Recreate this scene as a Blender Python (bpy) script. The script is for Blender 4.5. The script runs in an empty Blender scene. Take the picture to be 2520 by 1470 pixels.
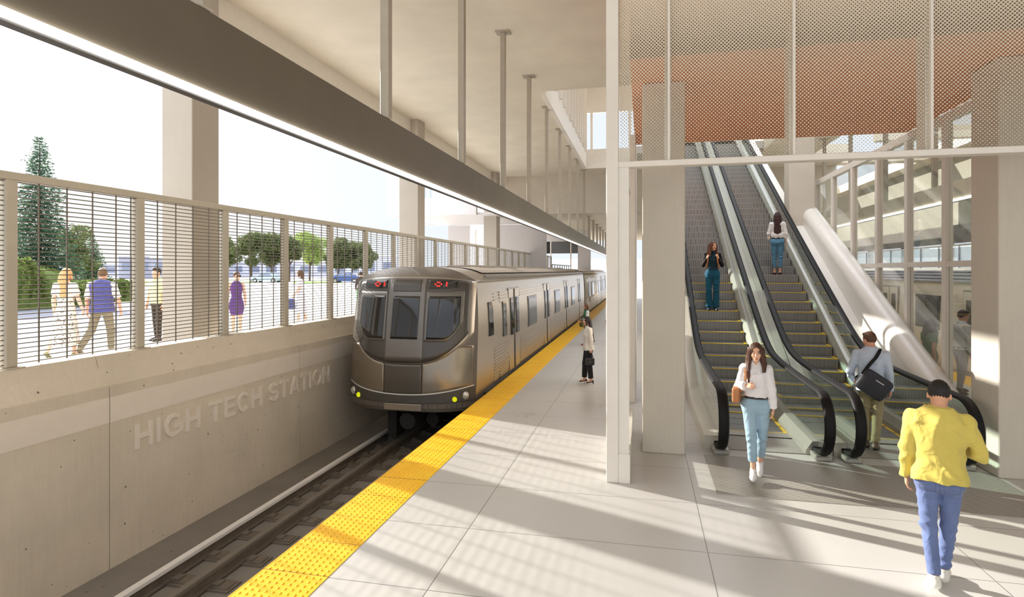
import bpy, math, random
import numpy as np
from mathutils import Vector, Matrix

SC = bpy.context.scene
COL = SC.collection
PI = math.pi
rnd = random.Random(7)
# ------------------------------------------------------------------ helpers
def lin(c):
    c = c / 255.0
    return c / 12.92 if c <= 0.04045 else ((c + 0.055) / 1.055) ** 2.4
def rgb(r, g, b):
    return (lin(r), lin(g), lin(b), 1.0)

def tag(o, label=None, cat=None, group=None, kind=None):
    if label: o['label'] = label
    if cat: o['category'] = cat
    if group: o['group'] = group
    if kind: o['kind'] = kind
    return o

def empty(name, loc=(0, 0, 0), rz=0.0, label=None, cat=None, group=None):
    o = bpy.data.objects.new(name, None)
    COL.objects.link(o)
    o.location = loc
    o.rotation_euler = (0, 0, rz)
    o.empty_display_size = 0.2
    return tag(o, label, cat, group)

class MB:
    """collects simple shapes and links them as one mesh object"""
    def __init__(s):
        s.v = []; s.f = []; s.m = []; s.sm = []
    def add(s, vs, fs, m=0, smooth=False):
        n = len(s.v)
        s.v.extend([tuple(p) for p in vs])
        for f in fs:
            s.f.append(tuple(i + n for i in f)); s.m.append(m); s.sm.append(smooth)
        return s
    def box(s, x0, x1, y0, y1, z0, z1, m=0):
        vs = [(x0, y0, z0), (x1, y0, z0), (x1, y1, z0), (x0, y1, z0), (x0, y0, z1), (x1, y0, z1), (x1, y1, z1), (x0, y1, z1)]
        return s.add(vs, [(0, 3, 2, 1), (4, 5, 6, 7), (0, 1, 5, 4), (1, 2, 6, 5), (2, 3, 7, 6), (3, 0, 4, 7)], m)
    def bbox(s, x0, x1, y0, y1, z0, z1, b=0.01, m=0):
        """box with chamfered vertical and horizontal edges"""
        b = min(b, (x1 - x0) * .45, (y1 - y0) * .45, (z1 - z0) * .45)
        def ring(z, i):
            return [(x0 + b - i, y0 + b * 0 + (b - i) * 0 + (0 if False else 0) + 0, z)]
        rings = []
        for z, ins in ((z0, b), (z0 + b, 0), (z1 - b, 0), (z1, b)):
            xa, xb, ya, yb = x0 + ins, x1 - ins, y0 + ins, y1 - ins
            c = b if ins == 0 else b * .3
            rings.append([(xa + c, ya, z), (xb - c, ya, z), (xb, ya + c, z), (xb, yb - c, z), (xb - c, yb, z), (xa + c, yb, z), (xa, yb - c, z), (xa, ya + c, z)])
        vs = [p for r in rings for p in r]
        fs = [tuple(range(7, -1, -1)), tuple(range(24, 32))]
        for k in range(3):
            for i in range(8):
                j = (i + 1) % 8
                fs.append((k * 8 + i, k * 8 + j, k * 8 + 8 + j, k * 8 + 8 + i))
        return s.add(vs, fs, m)
    def bar(s, p, q, w, d, m=0, up=(0, 0, 1)):
        """rectangular bar from p to q, w wide across up x dir, d along up"""
        p = Vector(p); q = Vector(q); t = (q - p).normalized(); u = Vector(up)
        sd = t.cross(u)
        if sd.length < 1e-4: sd = t.cross(Vector((0, 1, 0)))
        sd.normalize(); u = sd.cross(t).normalized()
        vs = []
        for e in (p, q):
            for a, b in ((-1, -1), (1, -1), (1, 1), (-1, 1)):
                vs.append(e + sd * (a * w / 2) + u * (b * d / 2))
        return s.add(vs, [(0, 1, 2, 3), (7, 6, 5, 4), (0, 4, 5, 1), (1, 5, 6, 2), (2, 6, 7, 3), (3, 7, 4, 0)], m)
    def tube(s, pts, r, n=8, m=0, caps=True, ell=1.0, up=None):
        """round tube along pts; r number or list"""
        pts = [Vector(p) for p in pts]; N = len(pts)
        rr = r if isinstance(r, (list, tuple)) else [r] * N
        vs = []; prev = None
        for i, p in enumerate(pts):
            t = (pts[min(i + 1, N - 1)] - pts[max(i - 1, 0)]).normalized()
            if up is not None:
                a = t.cross(Vector(up)).normalized()
            elif prev is None:
                a = t.orthogonal().normalized()
            else:
                a = (prev - t * prev.dot(t)).normalized()
            prev = a; b = t.cross(a)
            for k in range(n):
                th = 2 * PI * k / n
                vs.append(p + a * (math.cos(th) * rr[i]) + b * (math.sin(th) * rr[i] * ell))
        fs = []
        for i in range(N - 1):
            for k in range(n):
                k2 = (k + 1) % n
                fs.append((i * n + k, i * n + k2, (i + 1) * n + k2, (i + 1) * n + k))
        s.add(vs, fs, m, True)
        if caps:
            s.add(vs[:n], [tuple(range(n - 1, -1, -1))], m)
            s.add(vs[-n:], [tuple(range(n))], m)
        return s
    def sweep(s, pts, prof, right=(1, 0, 0), m=0, smooth=False, close=True, caps=True):
        """sweep a profile [(a along right, b along normal)] along pts in a plane perpendicular to right"""
        pts = [Vector(p) for p in pts]; N = len(pts); n = len(prof); R = Vector(right)
        vs = []
        for i, p in enumerate(pts):
            t = (pts[min(i + 1, N - 1)] - pts[max(i - 1, 0)]).normalized()
            nn = R.cross(t).normalized()
            for a, b in prof: vs.append(p + R * a + nn * b)
        fs = []
        for i in range(N - 1):
            for k in range(n if close else n - 1):
                k2 = (k + 1) % n
                fs.append((i * n + k, i * n + k2, (i + 1) * n + k2, (i + 1) * n + k))
        s.add(vs, fs, m, smooth)
        if caps and close:
            s.add(vs[:n], [tuple(range(n - 1, -1, -1))], m); s.add(vs[-n:], [tuple(range(n))], m)
        return s
    def prism(s, poly, axis, a, b, m=0, smooth=False):
        """extrude a 2D polygon along an axis: 'x' -> (y,z), 'y' -> (x,z), 'z' -> (x,y)"""
        def P(u, v, w):
            return {'x': (w, u, v), 'y': (u, w, v), 'z': (u, v, w)}[axis]
        n = len(poly)
        vs = [P(u, v, a) for u, v in poly] + [P(u, v, b) for u, v in poly]
        fs = [tuple(range(n - 1, -1, -1)), tuple(range(n, 2 * n))]
        s.add(vs, fs, m)
        s.add(vs, [(i, (i + 1) % n, n + (i + 1) % n, n + i) for i in range(n)], m, smooth)
        return s
    def ball(s, c, r, nu=12, nv=8, m=0):
        rx, ry, rz = r if isinstance(r, (tuple, list)) else (r, r, r)
        vs = [(c[0], c[1], c[2] - rz)]
        for j in range(1, nv):
            ph = -PI / 2 + PI * j / nv
            for i in range(nu):
                th = 2 * PI * i / nu
                vs.append((c[0] + rx * math.cos(ph) * math.cos(th), c[1] + ry * math.cos(ph) * math.sin(th), c[2] + rz * math.sin(ph)))
        vs.append((c[0], c[1], c[2] + rz)); L = len(vs) - 1
        fs = [(0, 1 + (i + 1) % nu, 1 + i) for i in range(nu)]
        for j in range(nv - 2):
            for i in range(nu):
                a = 1 + j * nu; i2 = (i + 1) % nu
                fs.append((a + i, a + i2, a + nu + i2, a + nu + i))
        a = 1 + (nv - 2) * nu
        fs += [(a + i, a + (i + 1) % nu, L) for i in range(nu)]
        return s.add(vs, fs, m, True)
    def grid(s, fn, nu, nv, m=0, smooth=True):
        """surface fn(u,v) -> point for u,v in 0..1"""
        vs = [fn(i / nu, j / nv) for j in range(nv + 1) for i in range(nu + 1)]
        fs = [(j * (nu + 1) + i, j * (nu + 1) + i + 1, (j + 1) * (nu + 1) + i + 1, (j + 1) * (nu + 1) + i) for j in range(nv) for i in range(nu)]
        return s.add(vs, fs, m, smooth)
    def build(s, name, mats, parent=None, local=False, kind=None, label=None, fix=False):
        me = bpy.data.meshes.new(name)
        off = Vector((0, 0, 0)) if (parent is None or local) else world_loc(parent)
        me.from_pydata([tuple(Vector(p) - off) for p in s.v], [], s.f)
        if not isinstance(mats, (list, tuple)): mats = [mats]
        for m in mats: me.materials.append(m)
        me.polygons.foreach_set('material_index', s.m)
        me.polygons.foreach_set('use_smooth', s.sm)
        if fix:
            import bmesh
            bm = bmesh.new(); bm.from_mesh(me)
            bmesh.ops.remove_doubles(bm, verts=bm.verts, dist=1e-5)
            bmesh.ops.recalc_face_normals(bm, faces=bm.faces)
            bm.to_mesh(me); bm.free()
        me.update()
        o = bpy.data.objects.new(name, me)
        COL.objects.link(o)
        if parent is not None: o.parent = parent
        return tag(o, label, None, None, kind)

def world_loc(o):
    v = Vector(o.location)
    while o.parent is not None:
        o = o.parent; v += Vector(o.location)
    return v

def bevel(o, w, seg=2):
    md = o.modifiers.new('bevel', 'BEVEL'); md.width = w; md.segments = seg; md.limit_method = 'ANGLE'; md.angle_limit = math.radians(40)
    return o

def copy_tree(o, parent=None):
    c = o.copy(); COL.objects.link(c)
    if parent is not None: c.parent = parent
    for ch in list(o.children): copy_tree(ch, c)
    return c

def npmesh(name, V, F, mats, parent=None, mi=None, smooth=True, kind=None, label=None):
    """mesh from numpy arrays, V (n,3), F (m,3|4)"""
    me = bpy.data.meshes.new(name)
    k = F.shape[1]
    me.vertices.add(len(V)); me.vertices.foreach_set('co', np.ascontiguousarray(V, np.float32).ravel())
    me.loops.add(len(F) * k); me.loops.foreach_set('vertex_index', np.ascontiguousarray(F, np.int32).ravel())
    me.polygons.add(len(F)); me.polygons.foreach_set('loop_start', np.arange(0, len(F) * k, k, dtype=np.int32))
    if not isinstance(mats, (list, tuple)): mats = [mats]
    for m in mats: me.materials.append(m)
    if mi is not None: me.polygons.foreach_set('material_index', np.ascontiguousarray(mi, np.int32))
    me.polygons.foreach_set('use_smooth', np.full(len(F), smooth, bool))
    me.update(calc_edges=True); me.validate()
    o = bpy.data.objects.new(name, me); COL.objects.link(o)
    if parent is not None: o.parent = parent
    return tag(o, label, None, None, kind)

# ------------------------------------------------------------------ materials
class NT:
    def __init__(s, name):
        s.mat = bpy.data.materials.new(name); s.mat.use_nodes = True
        s.t = s.mat.node_tree; s.t.nodes.clear()
        s.out = s.n('ShaderNodeOutputMaterial')
    def n(s, typ, **kw):
        nd = s.t.nodes.new(typ)
        for k, v in kw.items():
            setattr(nd, k, v)
        return nd
    def l(s, a, b): s.t.links.new(a, b)
    def put(s, sock, v):
        if hasattr(v, 'is_linked') or isinstance(v, bpy.types.NodeSocket): s.l(v, sock)
        else: sock.default_value = v
    def math(s, op, a, b=0.0, c=None):
        nd = s.n('ShaderNodeMath', operation=op)
        s.put(nd.inputs[0], a); s.put(nd.inputs[1], b)
        if c is not None: s.put(nd.inputs[2], c)
        return nd.outputs[0]
    def mix(s, f, a, b):
        nd = s.n('ShaderNodeMix', data_type='RGBA')
        s.put(nd.inputs[0], f); s.put(nd.inputs[6], a); s.put(nd.inputs[7], b)
        return nd.outputs[2]
    def coord(s, kind='Object', scale=(1, 1, 1), loc=(0, 0, 0)):
        tc = s.n('ShaderNodeTexCoord'); mp = s.n('ShaderNodeMapping')
        s.l(tc.outputs[kind], mp.inputs[0]); mp.inputs['Scale'].default_value = scale; mp.inputs['Location'].default_value = loc
        return mp.outputs[0]
    def xyz(s, v):
        nd = s.n('ShaderNodeSeparateXYZ'); s.l(v, nd.inputs[0]); return nd.outputs
    def noise(s, v, scale, detail=3, rough=.55):
        nd = s.n('ShaderNodeTexNoise'); s.l(v, nd.inputs['Vector'])
        nd.inputs['Scale'].default_value = scale; nd.inputs['Detail'].default_value = detail; nd.inputs['Roughness'].default_value = rough
        return nd.outputs[0]
    def ramp(s, f, a, b):
        nd = s.n('ShaderNodeMapRange'); nd.clamp = True
        s.put(nd.inputs[0], f); nd.inputs[1].default_value = a; nd.inputs[2].default_value = b
        return nd.outputs[0]
    def bump(s, h, strength=.2, dist=.01):
        nd = s.n('ShaderNodeBump'); s.l(h, nd.inputs['Height'])
        nd.inputs['Strength'].default_value = strength; nd.inputs['Distance'].default_value = dist
        return nd.outputs[0]
    def bsdf(s, col, rough=.5, metal=0.0, spec=.5, normal=None, **kw):
        p = s.n('ShaderNodeBsdfPrincipled')
        s.put(p.inputs['Base Color'], col); s.put(p.inputs['Roughness'], rough); s.put(p.inputs['Metallic'], metal)
        p.inputs['Specular IOR Level'].default_value = spec
        if normal is not None: s.l(normal, p.inputs['Normal'])
        for k, v in kw.items(): s.put(p.inputs[k], v)
        return p
    def end(s, sh):
        s.l(sh.outputs[0] if not isinstance(sh, bpy.types.NodeSocket) else sh, s.out.inputs[0]); return s.mat

MATS = {}
def sc(c, k): return (min(1, c[0] * k), min(1, c[1] * k), min(1, c[2] * k), 1)
def plain(name, col, rough=.5, metal=0.0, spec=.5, var=.06, scale=6.0, bump=0.0, bscale=60.0):
    if name in MATS: return MATS[name]
    t = NT(name); v = t.coord()
    f = t.ramp(t.noise(v, scale), .3, .7)
    c = t.mix(f, sc(col, 1 - var), sc(col, 1 + var))
    nrm = t.bump(t.noise(v, bscale, 4), bump, .004) if bump else None
    MATS[name] = t.end(t.bsdf(c, rough, metal, spec, nrm)); return MATS[name]

def cloth(name, col, var=.10, weave=900.0, rough=.85, scale=9.0, wr=.45):
    if name in MATS: return MATS[name]
    t = NT(name); v = t.coord()
    f = t.ramp(t.noise(v, scale, 4), .25, .75)
    c = t.mix(f, sc(col, 1 - var), sc(col, 1 + var))
    h = t.noise(v, weave, 2)
    wn = t.n('ShaderNodeTexNoise'); t.l(t.coord(scale=(1, 1, .75)), wn.inputs['Vector']); wn.inputs['Scale'].default_value = 9; wn.inputs['Detail'].default_value = 1.5; wn.inputs['Distortion'].default_value = .7
    rg_ = t.math('SMOOTH_MIN', t.math('ABSOLUTE', t.math('SUBTRACT', wn.outputs[0], .5)), .16, .08)
    bn = t.n('ShaderNodeBump'); t.l(rg_, bn.inputs['Height']); bn.inputs['Strength'].default_value = wr; bn.inputs['Distance'].default_value = .06; bn.invert = True
    b2 = t.n('ShaderNodeBump'); t.l(h, b2.inputs['Height']); b2.inputs['Strength'].default_value = .15; b2.inputs['Distance'].default_value = .001; t.l(bn.outputs[0], b2.inputs['Normal'])
    p = t.bsdf(c, rough, 0, .2, b2.outputs[0])
    p.inputs['Sheen Weight'].default_value = .15
    MATS[name] = t.end(p); return MATS[name]

def concrete(name, col, holes=True, var=.07, streak=.05, rough=.8, hole_scale=5.0):
    t = NT(name); v = t.coord()
    big = t.ramp(t.noise(v, .9, 5, .6), .3, .7)
    c = t.mix(big, sc(col, 1 - var), sc(col, 1 + var))
    vs = t.coord(scale=(6, 6, .5)); st = t.ramp(t.noise(vs, 4, 4, .7), .35, .7)
    c = t.mix(t.math('MULTIPLY', st, streak * 3), c, sc(col, .72))
    fine = t.ramp(t.noise(v, 60, 3, .7), .3, .75)
    c = t.mix(t.math('MULTIPLY', fine, .22), c, sc(col, .7))
    h = t.noise(v, 45, 4, .7)
    if holes:
        vo = t.n('ShaderNodeTexVoronoi'); t.l(v, vo.inputs['Vector']); vo.inputs['Scale'].default_value = hole_scale
        rad = t.math('MULTIPLY', t.ramp(t.noise(v, 5.3, 2), .38, .68), .13)
        mk = t.math('LESS_THAN', vo.outputs['Distance'], rad)
        c = t.mix(mk, c, sc(col, .25))
    MATS[name] = t.end(t.bsdf(c, rough, 0, .3, t.bump(h, .12, .006))); return MATS[name]

def glass(name, tint=(.93, .97, .95, 1), refl=.12, rough=.01, fr=.55):
    t = NT(name)
    tr = t.n('ShaderNodeBsdfTransparent'); tr.inputs[0].default_value = tint
    gl = t.n('ShaderNodeBsdfGlossy'); gl.inputs['Roughness'].default_value = rough; gl.inputs[0].default_value = (1, 1, 1, 1)
    lw = t.n('ShaderNodeLayerWeight'); lw.inputs[0].default_value = .35
    f = t.math('ADD', t.math('MULTIPLY', lw.outputs['Fresnel'], fr), refl * .4)
    mx = t.n('ShaderNodeMixShader'); t.l(t.math('MINIMUM', f, .9), mx.inputs[0]); t.l(tr.outputs[0], mx.inputs[1]); t.l(gl.outputs[0], mx.inputs[2])
    MATS[name] = t.end(mx); return MATS[name]

def emit(name, col, st):
    t = NT(name); e = t.n('ShaderNodeEmission'); e.inputs[0].default_value = col; e.inputs[1].default_value = st
    MATS[name] = t.end(e); return MATS[name]

M_conc_wall = concrete('concrete_wall', rgb(228, 216, 197), hole_scale=7.5, var=.09, streak=.07)
M_conc_wall_top = concrete('concrete_upstand', rgb(205, 194, 176), hole_scale=7)
M_conc_col = concrete('concrete_column', rgb(212, 203, 188), holes=False, var=.05)
M_conc_col_warm = concrete('concrete_column_plaza', rgb(188, 179, 167), holes=False, var=.04)
M_ceil = concrete('concrete_ceiling', rgb(222, 212, 194), holes=False, var=.06, streak=.02)
M_white = plain('white_paint', rgb(232, 225, 215), .45, var=.02)
M_whitegloss = plain('white_gloss_panel', rgb(232, 226, 216), .12, var=.02)
M_band = plain('pale_band_paint', rgb(242, 231, 218), .6, var=.02)
M_letter = plain('pale_letter_paint', rgb(240, 230, 217), .5, var=.02)
M_fence = plain('beige_steel', rgb(196, 186, 168), .5, .0, var=.04)
M_wire = plain('fence_wire', rgb(120, 112, 100), .5, .3, var=.05)
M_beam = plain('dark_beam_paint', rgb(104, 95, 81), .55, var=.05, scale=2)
M_dark = plain('dark_metal', rgb(60, 56, 52), .5, .2)
M_black = plain('black_rubber', rgb(22, 20, 19), .6, spec=.25, var=.1)
M_alu = plain('brushed_aluminium', rgb(188, 184, 176), .35, .75, var=.03)
M_railsheen = plain('rail_sky_sheen', rgb(240, 236, 233), .4, .0, var=.03)  # sky reflection on the rail head, painted in as plain white
M_rust = plain('dull_rail_side', rgb(120, 109, 97), .7, .2, var=.15)
M_bed = concrete('track_bed', rgb(138, 131, 123), hole_scale=6, var=.12)
M_plinth = concrete('track_plinth', rgb(140, 132, 122), holes=False, var=.12)
M_pave = concrete('plaza_paving', rgb(206, 202, 196), holes=False, var=.03, streak=0)
M_road = concrete('plaza_road', rgb(124, 124, 134), holes=False, var=.03, streak=0)
M_stringer = plain('white_cladding', rgb(236, 231, 222), .3, var=.02)
M_orange = plain('orange_soffit', rgb(236, 150, 104), .6, var=.05, scale=1.0)
M_brown = plain('brown_fascia', rgb(120, 98, 80), .6, var=.05)
M_glass = glass('clear_glass', (.94, .97, .955, 1), .1)
M_bglass = glass('balustrade_glass', (.86, .93, .90, 1), .2)
M_wglass = glass('partition_glass', (.95, .955, .93, 1), .06, fr=.3)
M_yellow = None

def m_floor():
    t = NT('platform_tile'); v = t.coord(); x, y, z = t.xyz(v)
    def line(c, off, per, w):
        f = t.math('FRACT', t.math('DIVIDE', t.math('SUBTRACT', c, off), per))
        return t.math('LESS_THAN', f, w / per)
    L = t.math('MAXIMUM', line(y, 4.477, 1.1625, .009), line(x, -1.715, 2.295, .009))
    n1 = t.ramp(t.noise(v, .7, 4), .3, .7); n2 = t.ramp(t.noise(v, 140, 2), .35, .7)
    base = rgb(199, 195, 189)
    c = t.mix(n1, sc(base, .955), sc(base, 1.04)); c = t.mix(t.math('MULTIPLY', n2, .12), c, sc(base, .75))
    c = t.mix(L, c, sc(base, .35))
    return t.end(t.bsdf(c, t.math('ADD', .27, t.math('MULTIPLY', n1, .1)), 0, .45))
M_floor = m_floor()

def m_yellow():
    t = NT('yellow_tactile'); v = t.coord(); x, y, z = t.xyz(v)
    f = t.math('FRACT', t.math('DIVIDE', t.math('SUBTRACT', y, 4.477), .58125))
    L = t.math('LESS_THAN', f, .010 / .58)
    n1 = t.ramp(t.noise(v, 2.5, 4), .3, .7)
    c = t.mix(n1, rgb(250, 186, 22), rgb(254, 200, 40)); c = t.mix(L, c, rgb(170, 112, 10))
    return t.end(t.bsdf(c, .5, 0, .35))
M_yellow = m_yellow()

def m_stripes(name, axis, per, duty, ca, cb, rough=.4, metal=.4, bstr=.6):
    t = NT(name); v = t.coord(); c = t.xyz(v)['xyz'.index(axis)]
    f = t.math('FRACT', t.math('DIVIDE', c, per))
    mk = t.math('LESS_THAN', f, duty)
    return t.end(t.bsdf(t.mix(mk, ca, cb), rough, metal, .4, t.bump(mk, bstr, .003)))
M_step = m_stripes('ribbed_step', 'x', .026, .5, rgb(206, 203, 197), rgb(46, 44, 42), .38, .45)
M_tread = m_stripes('ribbed_tread', 'x', .013, .5, rgb(150, 148, 143), rgb(84, 82, 79), .45, .4)
M_mat = m_stripes('ribbed_mat', 'y', .028, .5, rgb(184, 178, 168), rgb(112, 107, 100), .5, .1)
M_steplip = plain('yellow_step_line', rgb(246, 204, 30), .5, var=.03)
# ================================================================== SETTING
YA, YB = -4.0, 62.0
ZP = 0.87          # plaza level
BED = -1.20
XW = -6.61         # track wall face

MB().box(-3.16, 7.78, YA, YB, -.30, 0).build('floor', M_floor, kind='structure')
b = MB().box(-3.10, -2.9, YA, YB, BED, -.30)
b.build('wall_platform_edge', M_conc_wall, kind='structure')
MB().box(7.5, 7.72, YA, YB, BED, -.30).build('wall_platform_edge_right', M_conc_wall, kind='structure')
MB().box(XW - .6, -2.9, YA, YB + 30, BED - .3, BED).build('floor_track_bed', M_bed, kind='structure')
MB().box(7.5, 14.5, YA, YB + 30, BED - .3, BED).build('floor_track_bed_right', M_bed, kind='structure')

# tactile edge strips with raised domes
def tactile(x0, x1, ya, yd, name):
    m = MB(); m.box(x0, x1, YA, YB, 0.0, .006)
    m.box(min(x0, x1) - .01 if x0 < 0 else x1 - .0, (x0 + .004) if x0 < 0 else x1 + .01, YA, YB, -.05, .006)
    n = 9
    yy = ya
    while yy < yd:
        for k in range(n):
            cx = x0 + .045 + (x1 - x0 - .09) * k / (n - 1)
            r = .013
            vs = []; 
            for (rr, zz) in ((r, .006), (r * .75, .0115)):
                for q in range(6):
                    vs.append((cx + rr * math.cos(q * PI / 3), yy + rr * 1.5 * math.sin(q * PI / 3), zz))
            fs = [(q, (q + 1) % 6, 6 + (q + 1) % 6, 6 + q) for q in range(6)] + [(6, 7, 8, 9, 10, 11)]
            m.add(vs, fs, 0, True)
        yy += .0664
    return m.build(name, M_yellow, kind='structure')
tactile(-3.21, -2.6, 3.7, 25, 'trim_1')
tactile(7.17, 7.78, 8, 8, 'trim_2')

# trackside wall built of precast panels
JY = [1.91 + 4.21 * k for k in range(-2, 15)]
prof = [(XW, BED), (XW, 1.12), (XW - .11, 1.14), (XW - .22, 1.50), (-7.28, 1.50), (-7.28, BED)]
wm = MB(); bm_ = MB(); tm = MB()
for a, c in zip(JY[:-1], JY[1:]):
    wm.prism(prof, 'y', a + .006, c - .006)
    bm_.box(XW - .002, XW + .004, a + .006, c - .006, .665, .985)
wm.prism([(XW - .03, BED), (XW - .03, 1.1), (XW - .25, 1.47), (-7.25, 1.47), (-7.25, BED)], 'y', JY[0], JY[-1])
wm.build('wall_left', M_conc_wall, kind='structure')
bm_.build('trim_3', M_band, kind='structure')

# plaza ground
g = MB(); g.box(-220, -7.28, -60, 260, ZP - .5, ZP); g.build('ground', M_pave, kind='structure')
def ground_pt(u, depth):
    k = (u - 1260) / 1437.; th = math.atan(322 / 1437.); c, q = math.cos(th), math.sin(th)
    return ((k * c - q) * depth, (k * q + c) * depth, ZP + .006)
rd = MB(); rd.add([ground_pt(-300, 12.4), ground_pt(160, 13.4), ground_pt(345, 16.5), ground_pt(372, 31), ground_pt(0, 25.3), ground_pt(-300, 22)], [(0, 1, 2, 3, 4, 5)])
rd.build('road', M_road, kind='structure')
# wide ground far right so that the horizon is not empty
MB().box(14.5, 220, -60, 260, ZP - .5, ZP).build('ground_right', M_pave, kind='structure')
MB().box(14.3, 14.5, YA, 92, BED, 1.5).build('wall_right', M_conc_wall, kind='structure')

# station name letters on the wall
def letter_mesh(ch, h, w, st, dep):
    """letter in plane: first coord along +Y on the wall, second up; returns MB in local coords (x = out of the wall)"""
    m = MB(); cnt = [0]
    def D():
        cnt[0] += 1; return dep + .0005 * cnt[0]
    def bar(u0, v0, u1, v1, t=st):
        d = Vector((u1 - u0, v1 - v0)); d.normalize(); n = Vector((-d.y, d.x)) * t / 2
        pl = [(u0 - n.x, v0 - n.y), (u1 - n.x, v1 - n.y), (u1 + n.x, v1 + n.y), (u0 + n.x, v0 + n.y)]
        m.prism(pl, 'x', 0, D())
    def arc(cu, cv, ru, rv, a0, a1, n=18):
        P = []; Q = []
        for i in range(n + 1):
            a = math.radians(a0 + (a1 - a0) * i / n)
            P.append((cu + ru * math.cos(a), cv + rv * math.sin(a))); Q.append((cu + (ru - st) * math.cos(a), cv + (rv - st) * math.sin(a)))
        dd = D()
        for i in range(n):
            m.prism([Q[i], P[i], P[i + 1], Q[i + 1]], 'x', 0, dd)
    s2 = st / 2
    if ch == 'H':
        bar(s2, 0, s2, h); bar(w - s2, 0, w - s2, h); bar(st, h / 2, w - st, h / 2)
    elif ch == 'I': bar(s2, 0, s2, h)
    elif ch == 'T': bar(w / 2, 0, w / 2, h - st); bar(0, h - s2, w, h - s2)
    elif ch == 'E':
        bar(s2, 0, s2, h); bar(st, s2, w, s2); bar(st, h / 2, w * .92, h / 2); bar(st, h - s2, w, h - s2)
    elif ch == 'O': arc(w / 2, h / 2, w / 2, h / 2, 0, 360, 32)
    elif ch == 'C': arc(w / 2, h / 2, w / 2, h / 2, 42, 318, 28)
    elif ch == 'G':
        arc(w / 2, h / 2, w / 2, h / 2, 42, 345, 28); bar(w * .55, h * .42, w - .004, h * .42); bar(w - s2, h * .16, w - s2, h * .42)
    elif ch == 'A':
        bar(s2, 0, w / 2, h - .005); bar(w - s2, 0, w / 2, h - .005); bar(w * .24, h * .28, w * .76, h * .28)
    elif ch == 'N':
        bar(s2, 0, s2, h); bar(w - s2, 0, w - s2, h); bar(s2, h - .01, w - s2, .01, st * 1.15)
    elif ch == 'S':
        r = h / 4 + st / 4
        arc(w / 2, h - r, w / 2, r, 30, 270, 18); arc(w / 2, r, w / 2, r, -150, 90, 18)
    return m
sign = empty('station_sign', (XW, 6.55, .2), 0, 'raised pale capital letters reading HIGH TECH STATION on the trackside wall', 'sign')
LW = {'H': .275, 'I': .062, 'T': .275, 'E': .245, 'O': .335, 'C': .30, 'G': .33, 'A': .31, 'N': .27, 'S': .28}
def place_word(word, y0, y1, z0, h):
    st = .058
    tot = sum(LW[c] for c in word); gap = (y1 - y0 - tot) / max(1, len(word) - 1)
    yy = y0
    for c in word:
        m = letter_mesh(c, h, LW[c], st, .022)
        m.v = [(v[0] + XW, v[1] + yy, v[2] + z0) for v in m.v]
        m.build('letter', M_letter, sign, fix=True)
        yy += LW[c] + gap
SIGN_ARGS = [('HIGH', 6.50, 7.66, .21, .33), ('TECH', 7.86, 9.15, .21, .33), ('STATION', 9.35, 11.44, .21, .33)]
for a in SIGN_ARGS: place_word(*a)

# fence on the wall
XF = -6.93
FP = [5.15 + 1.722 * k for k in range(-4, 24)]
fence = empty('fence', (XF, 5.15, 1.5), 0, 'tall beige steel fence with horizontal wire infill on top of the trackside wall', 'fence')
MB().bbox(XF - .05, XF + .05, FP[0] - .06, FP[-1] + .06, 3.615, 3.705, .006).build('top_rail', M_fence, fence)
for i, py in enumerate(FP):
    m = MB(); m.bbox(XF - .05, XF + .05, py - .062, py + .062, 1.515, 3.615, .006)
    m.box(XF - .09, XF + .11, py - .10, py + .10, 1.5, 1.515); m.build('post', M_fence, fence)
for a, c in zip(FP[:-1], FP[1:]):
    m = MB(); a2, c2 = a + .062, c - .062
    nh = 38
    for k in range(nh):
        z = 1.545 + k * (3.60 - 1.545) / (nh - 1)
        m.box(XF - .012, XF + .012, a2, c2, z - .0055, z + .0055)
    for k in range(1, 6):
        y = a + .344 * k - .0
        if k == 5: y = c2 - .05
        m.box(XF - .02, XF - .008, y - .007, y + .007, 1.515, 3.615)
    m.build('wire_panel', M_wire, fence)

# columns
def column(name, x0, x1, y0, y1, z0, z1, mt):
    return MB().bbox(x0, x1, y0, y1, z0, z1, .012).build(name, mt, kind='structure')
for (x0, x1, y0, y1) in ((-8.30, -7.67, 8.72, 9.38), (-8.38, -7.67, 19.2, 19.86), (-8.38, -7.67, 30.4, 31.2), (-8.38, -7.67, 42.6, 43.4)):
    column('concrete_pillar', x0, x1, y0, y1, ZP, 7.9, M_conc_col_warm)
column('concrete_pillar', -.01, .58, 8.55, 9.15, 0, 5.27, M_conc_col)
column('concrete_pillar', 4.34, 5.2, 8.45, 9.09, 0, 5.27, M_conc_col)

# ceiling slab with the opening, downstand and lower far ceiling
c = MB(); Z0, Z1 = 7.9, 8.5
c.box(-7.95, -2.95, YA, 32.2, Z0, Z1); c.box(-2.95, 9.5, YA, 12.73, Z0, Z1); c.box(-2.95, -.16, 12.73, 17.05, Z0, Z1); c.box(5.2, 9.5, 12.73, 17.05, Z0, Z1); c.box(-2.95, 9.5, 29.9, 32.2, Z0, Z1); c.box(5.2, 7.6, 17.05, 29.9, Z0, Z1)
c.build('ceiling', M_ceil, kind='structure')
MB().box(-7.95, 9.5, 32.2, 33.0, 5.75, 8.5).build('beam', M_conc_col, kind='structure')
MB().box(-7.95, 9.5, 33.0, YB, 5.75, 6.2).build('ceiling_far', M_ceil, kind='structure')
MB().box(-8.10, -7.95, YA, 33.0, 7.2, 8.5).build('trim_4', M_white, kind='structure')
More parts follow.
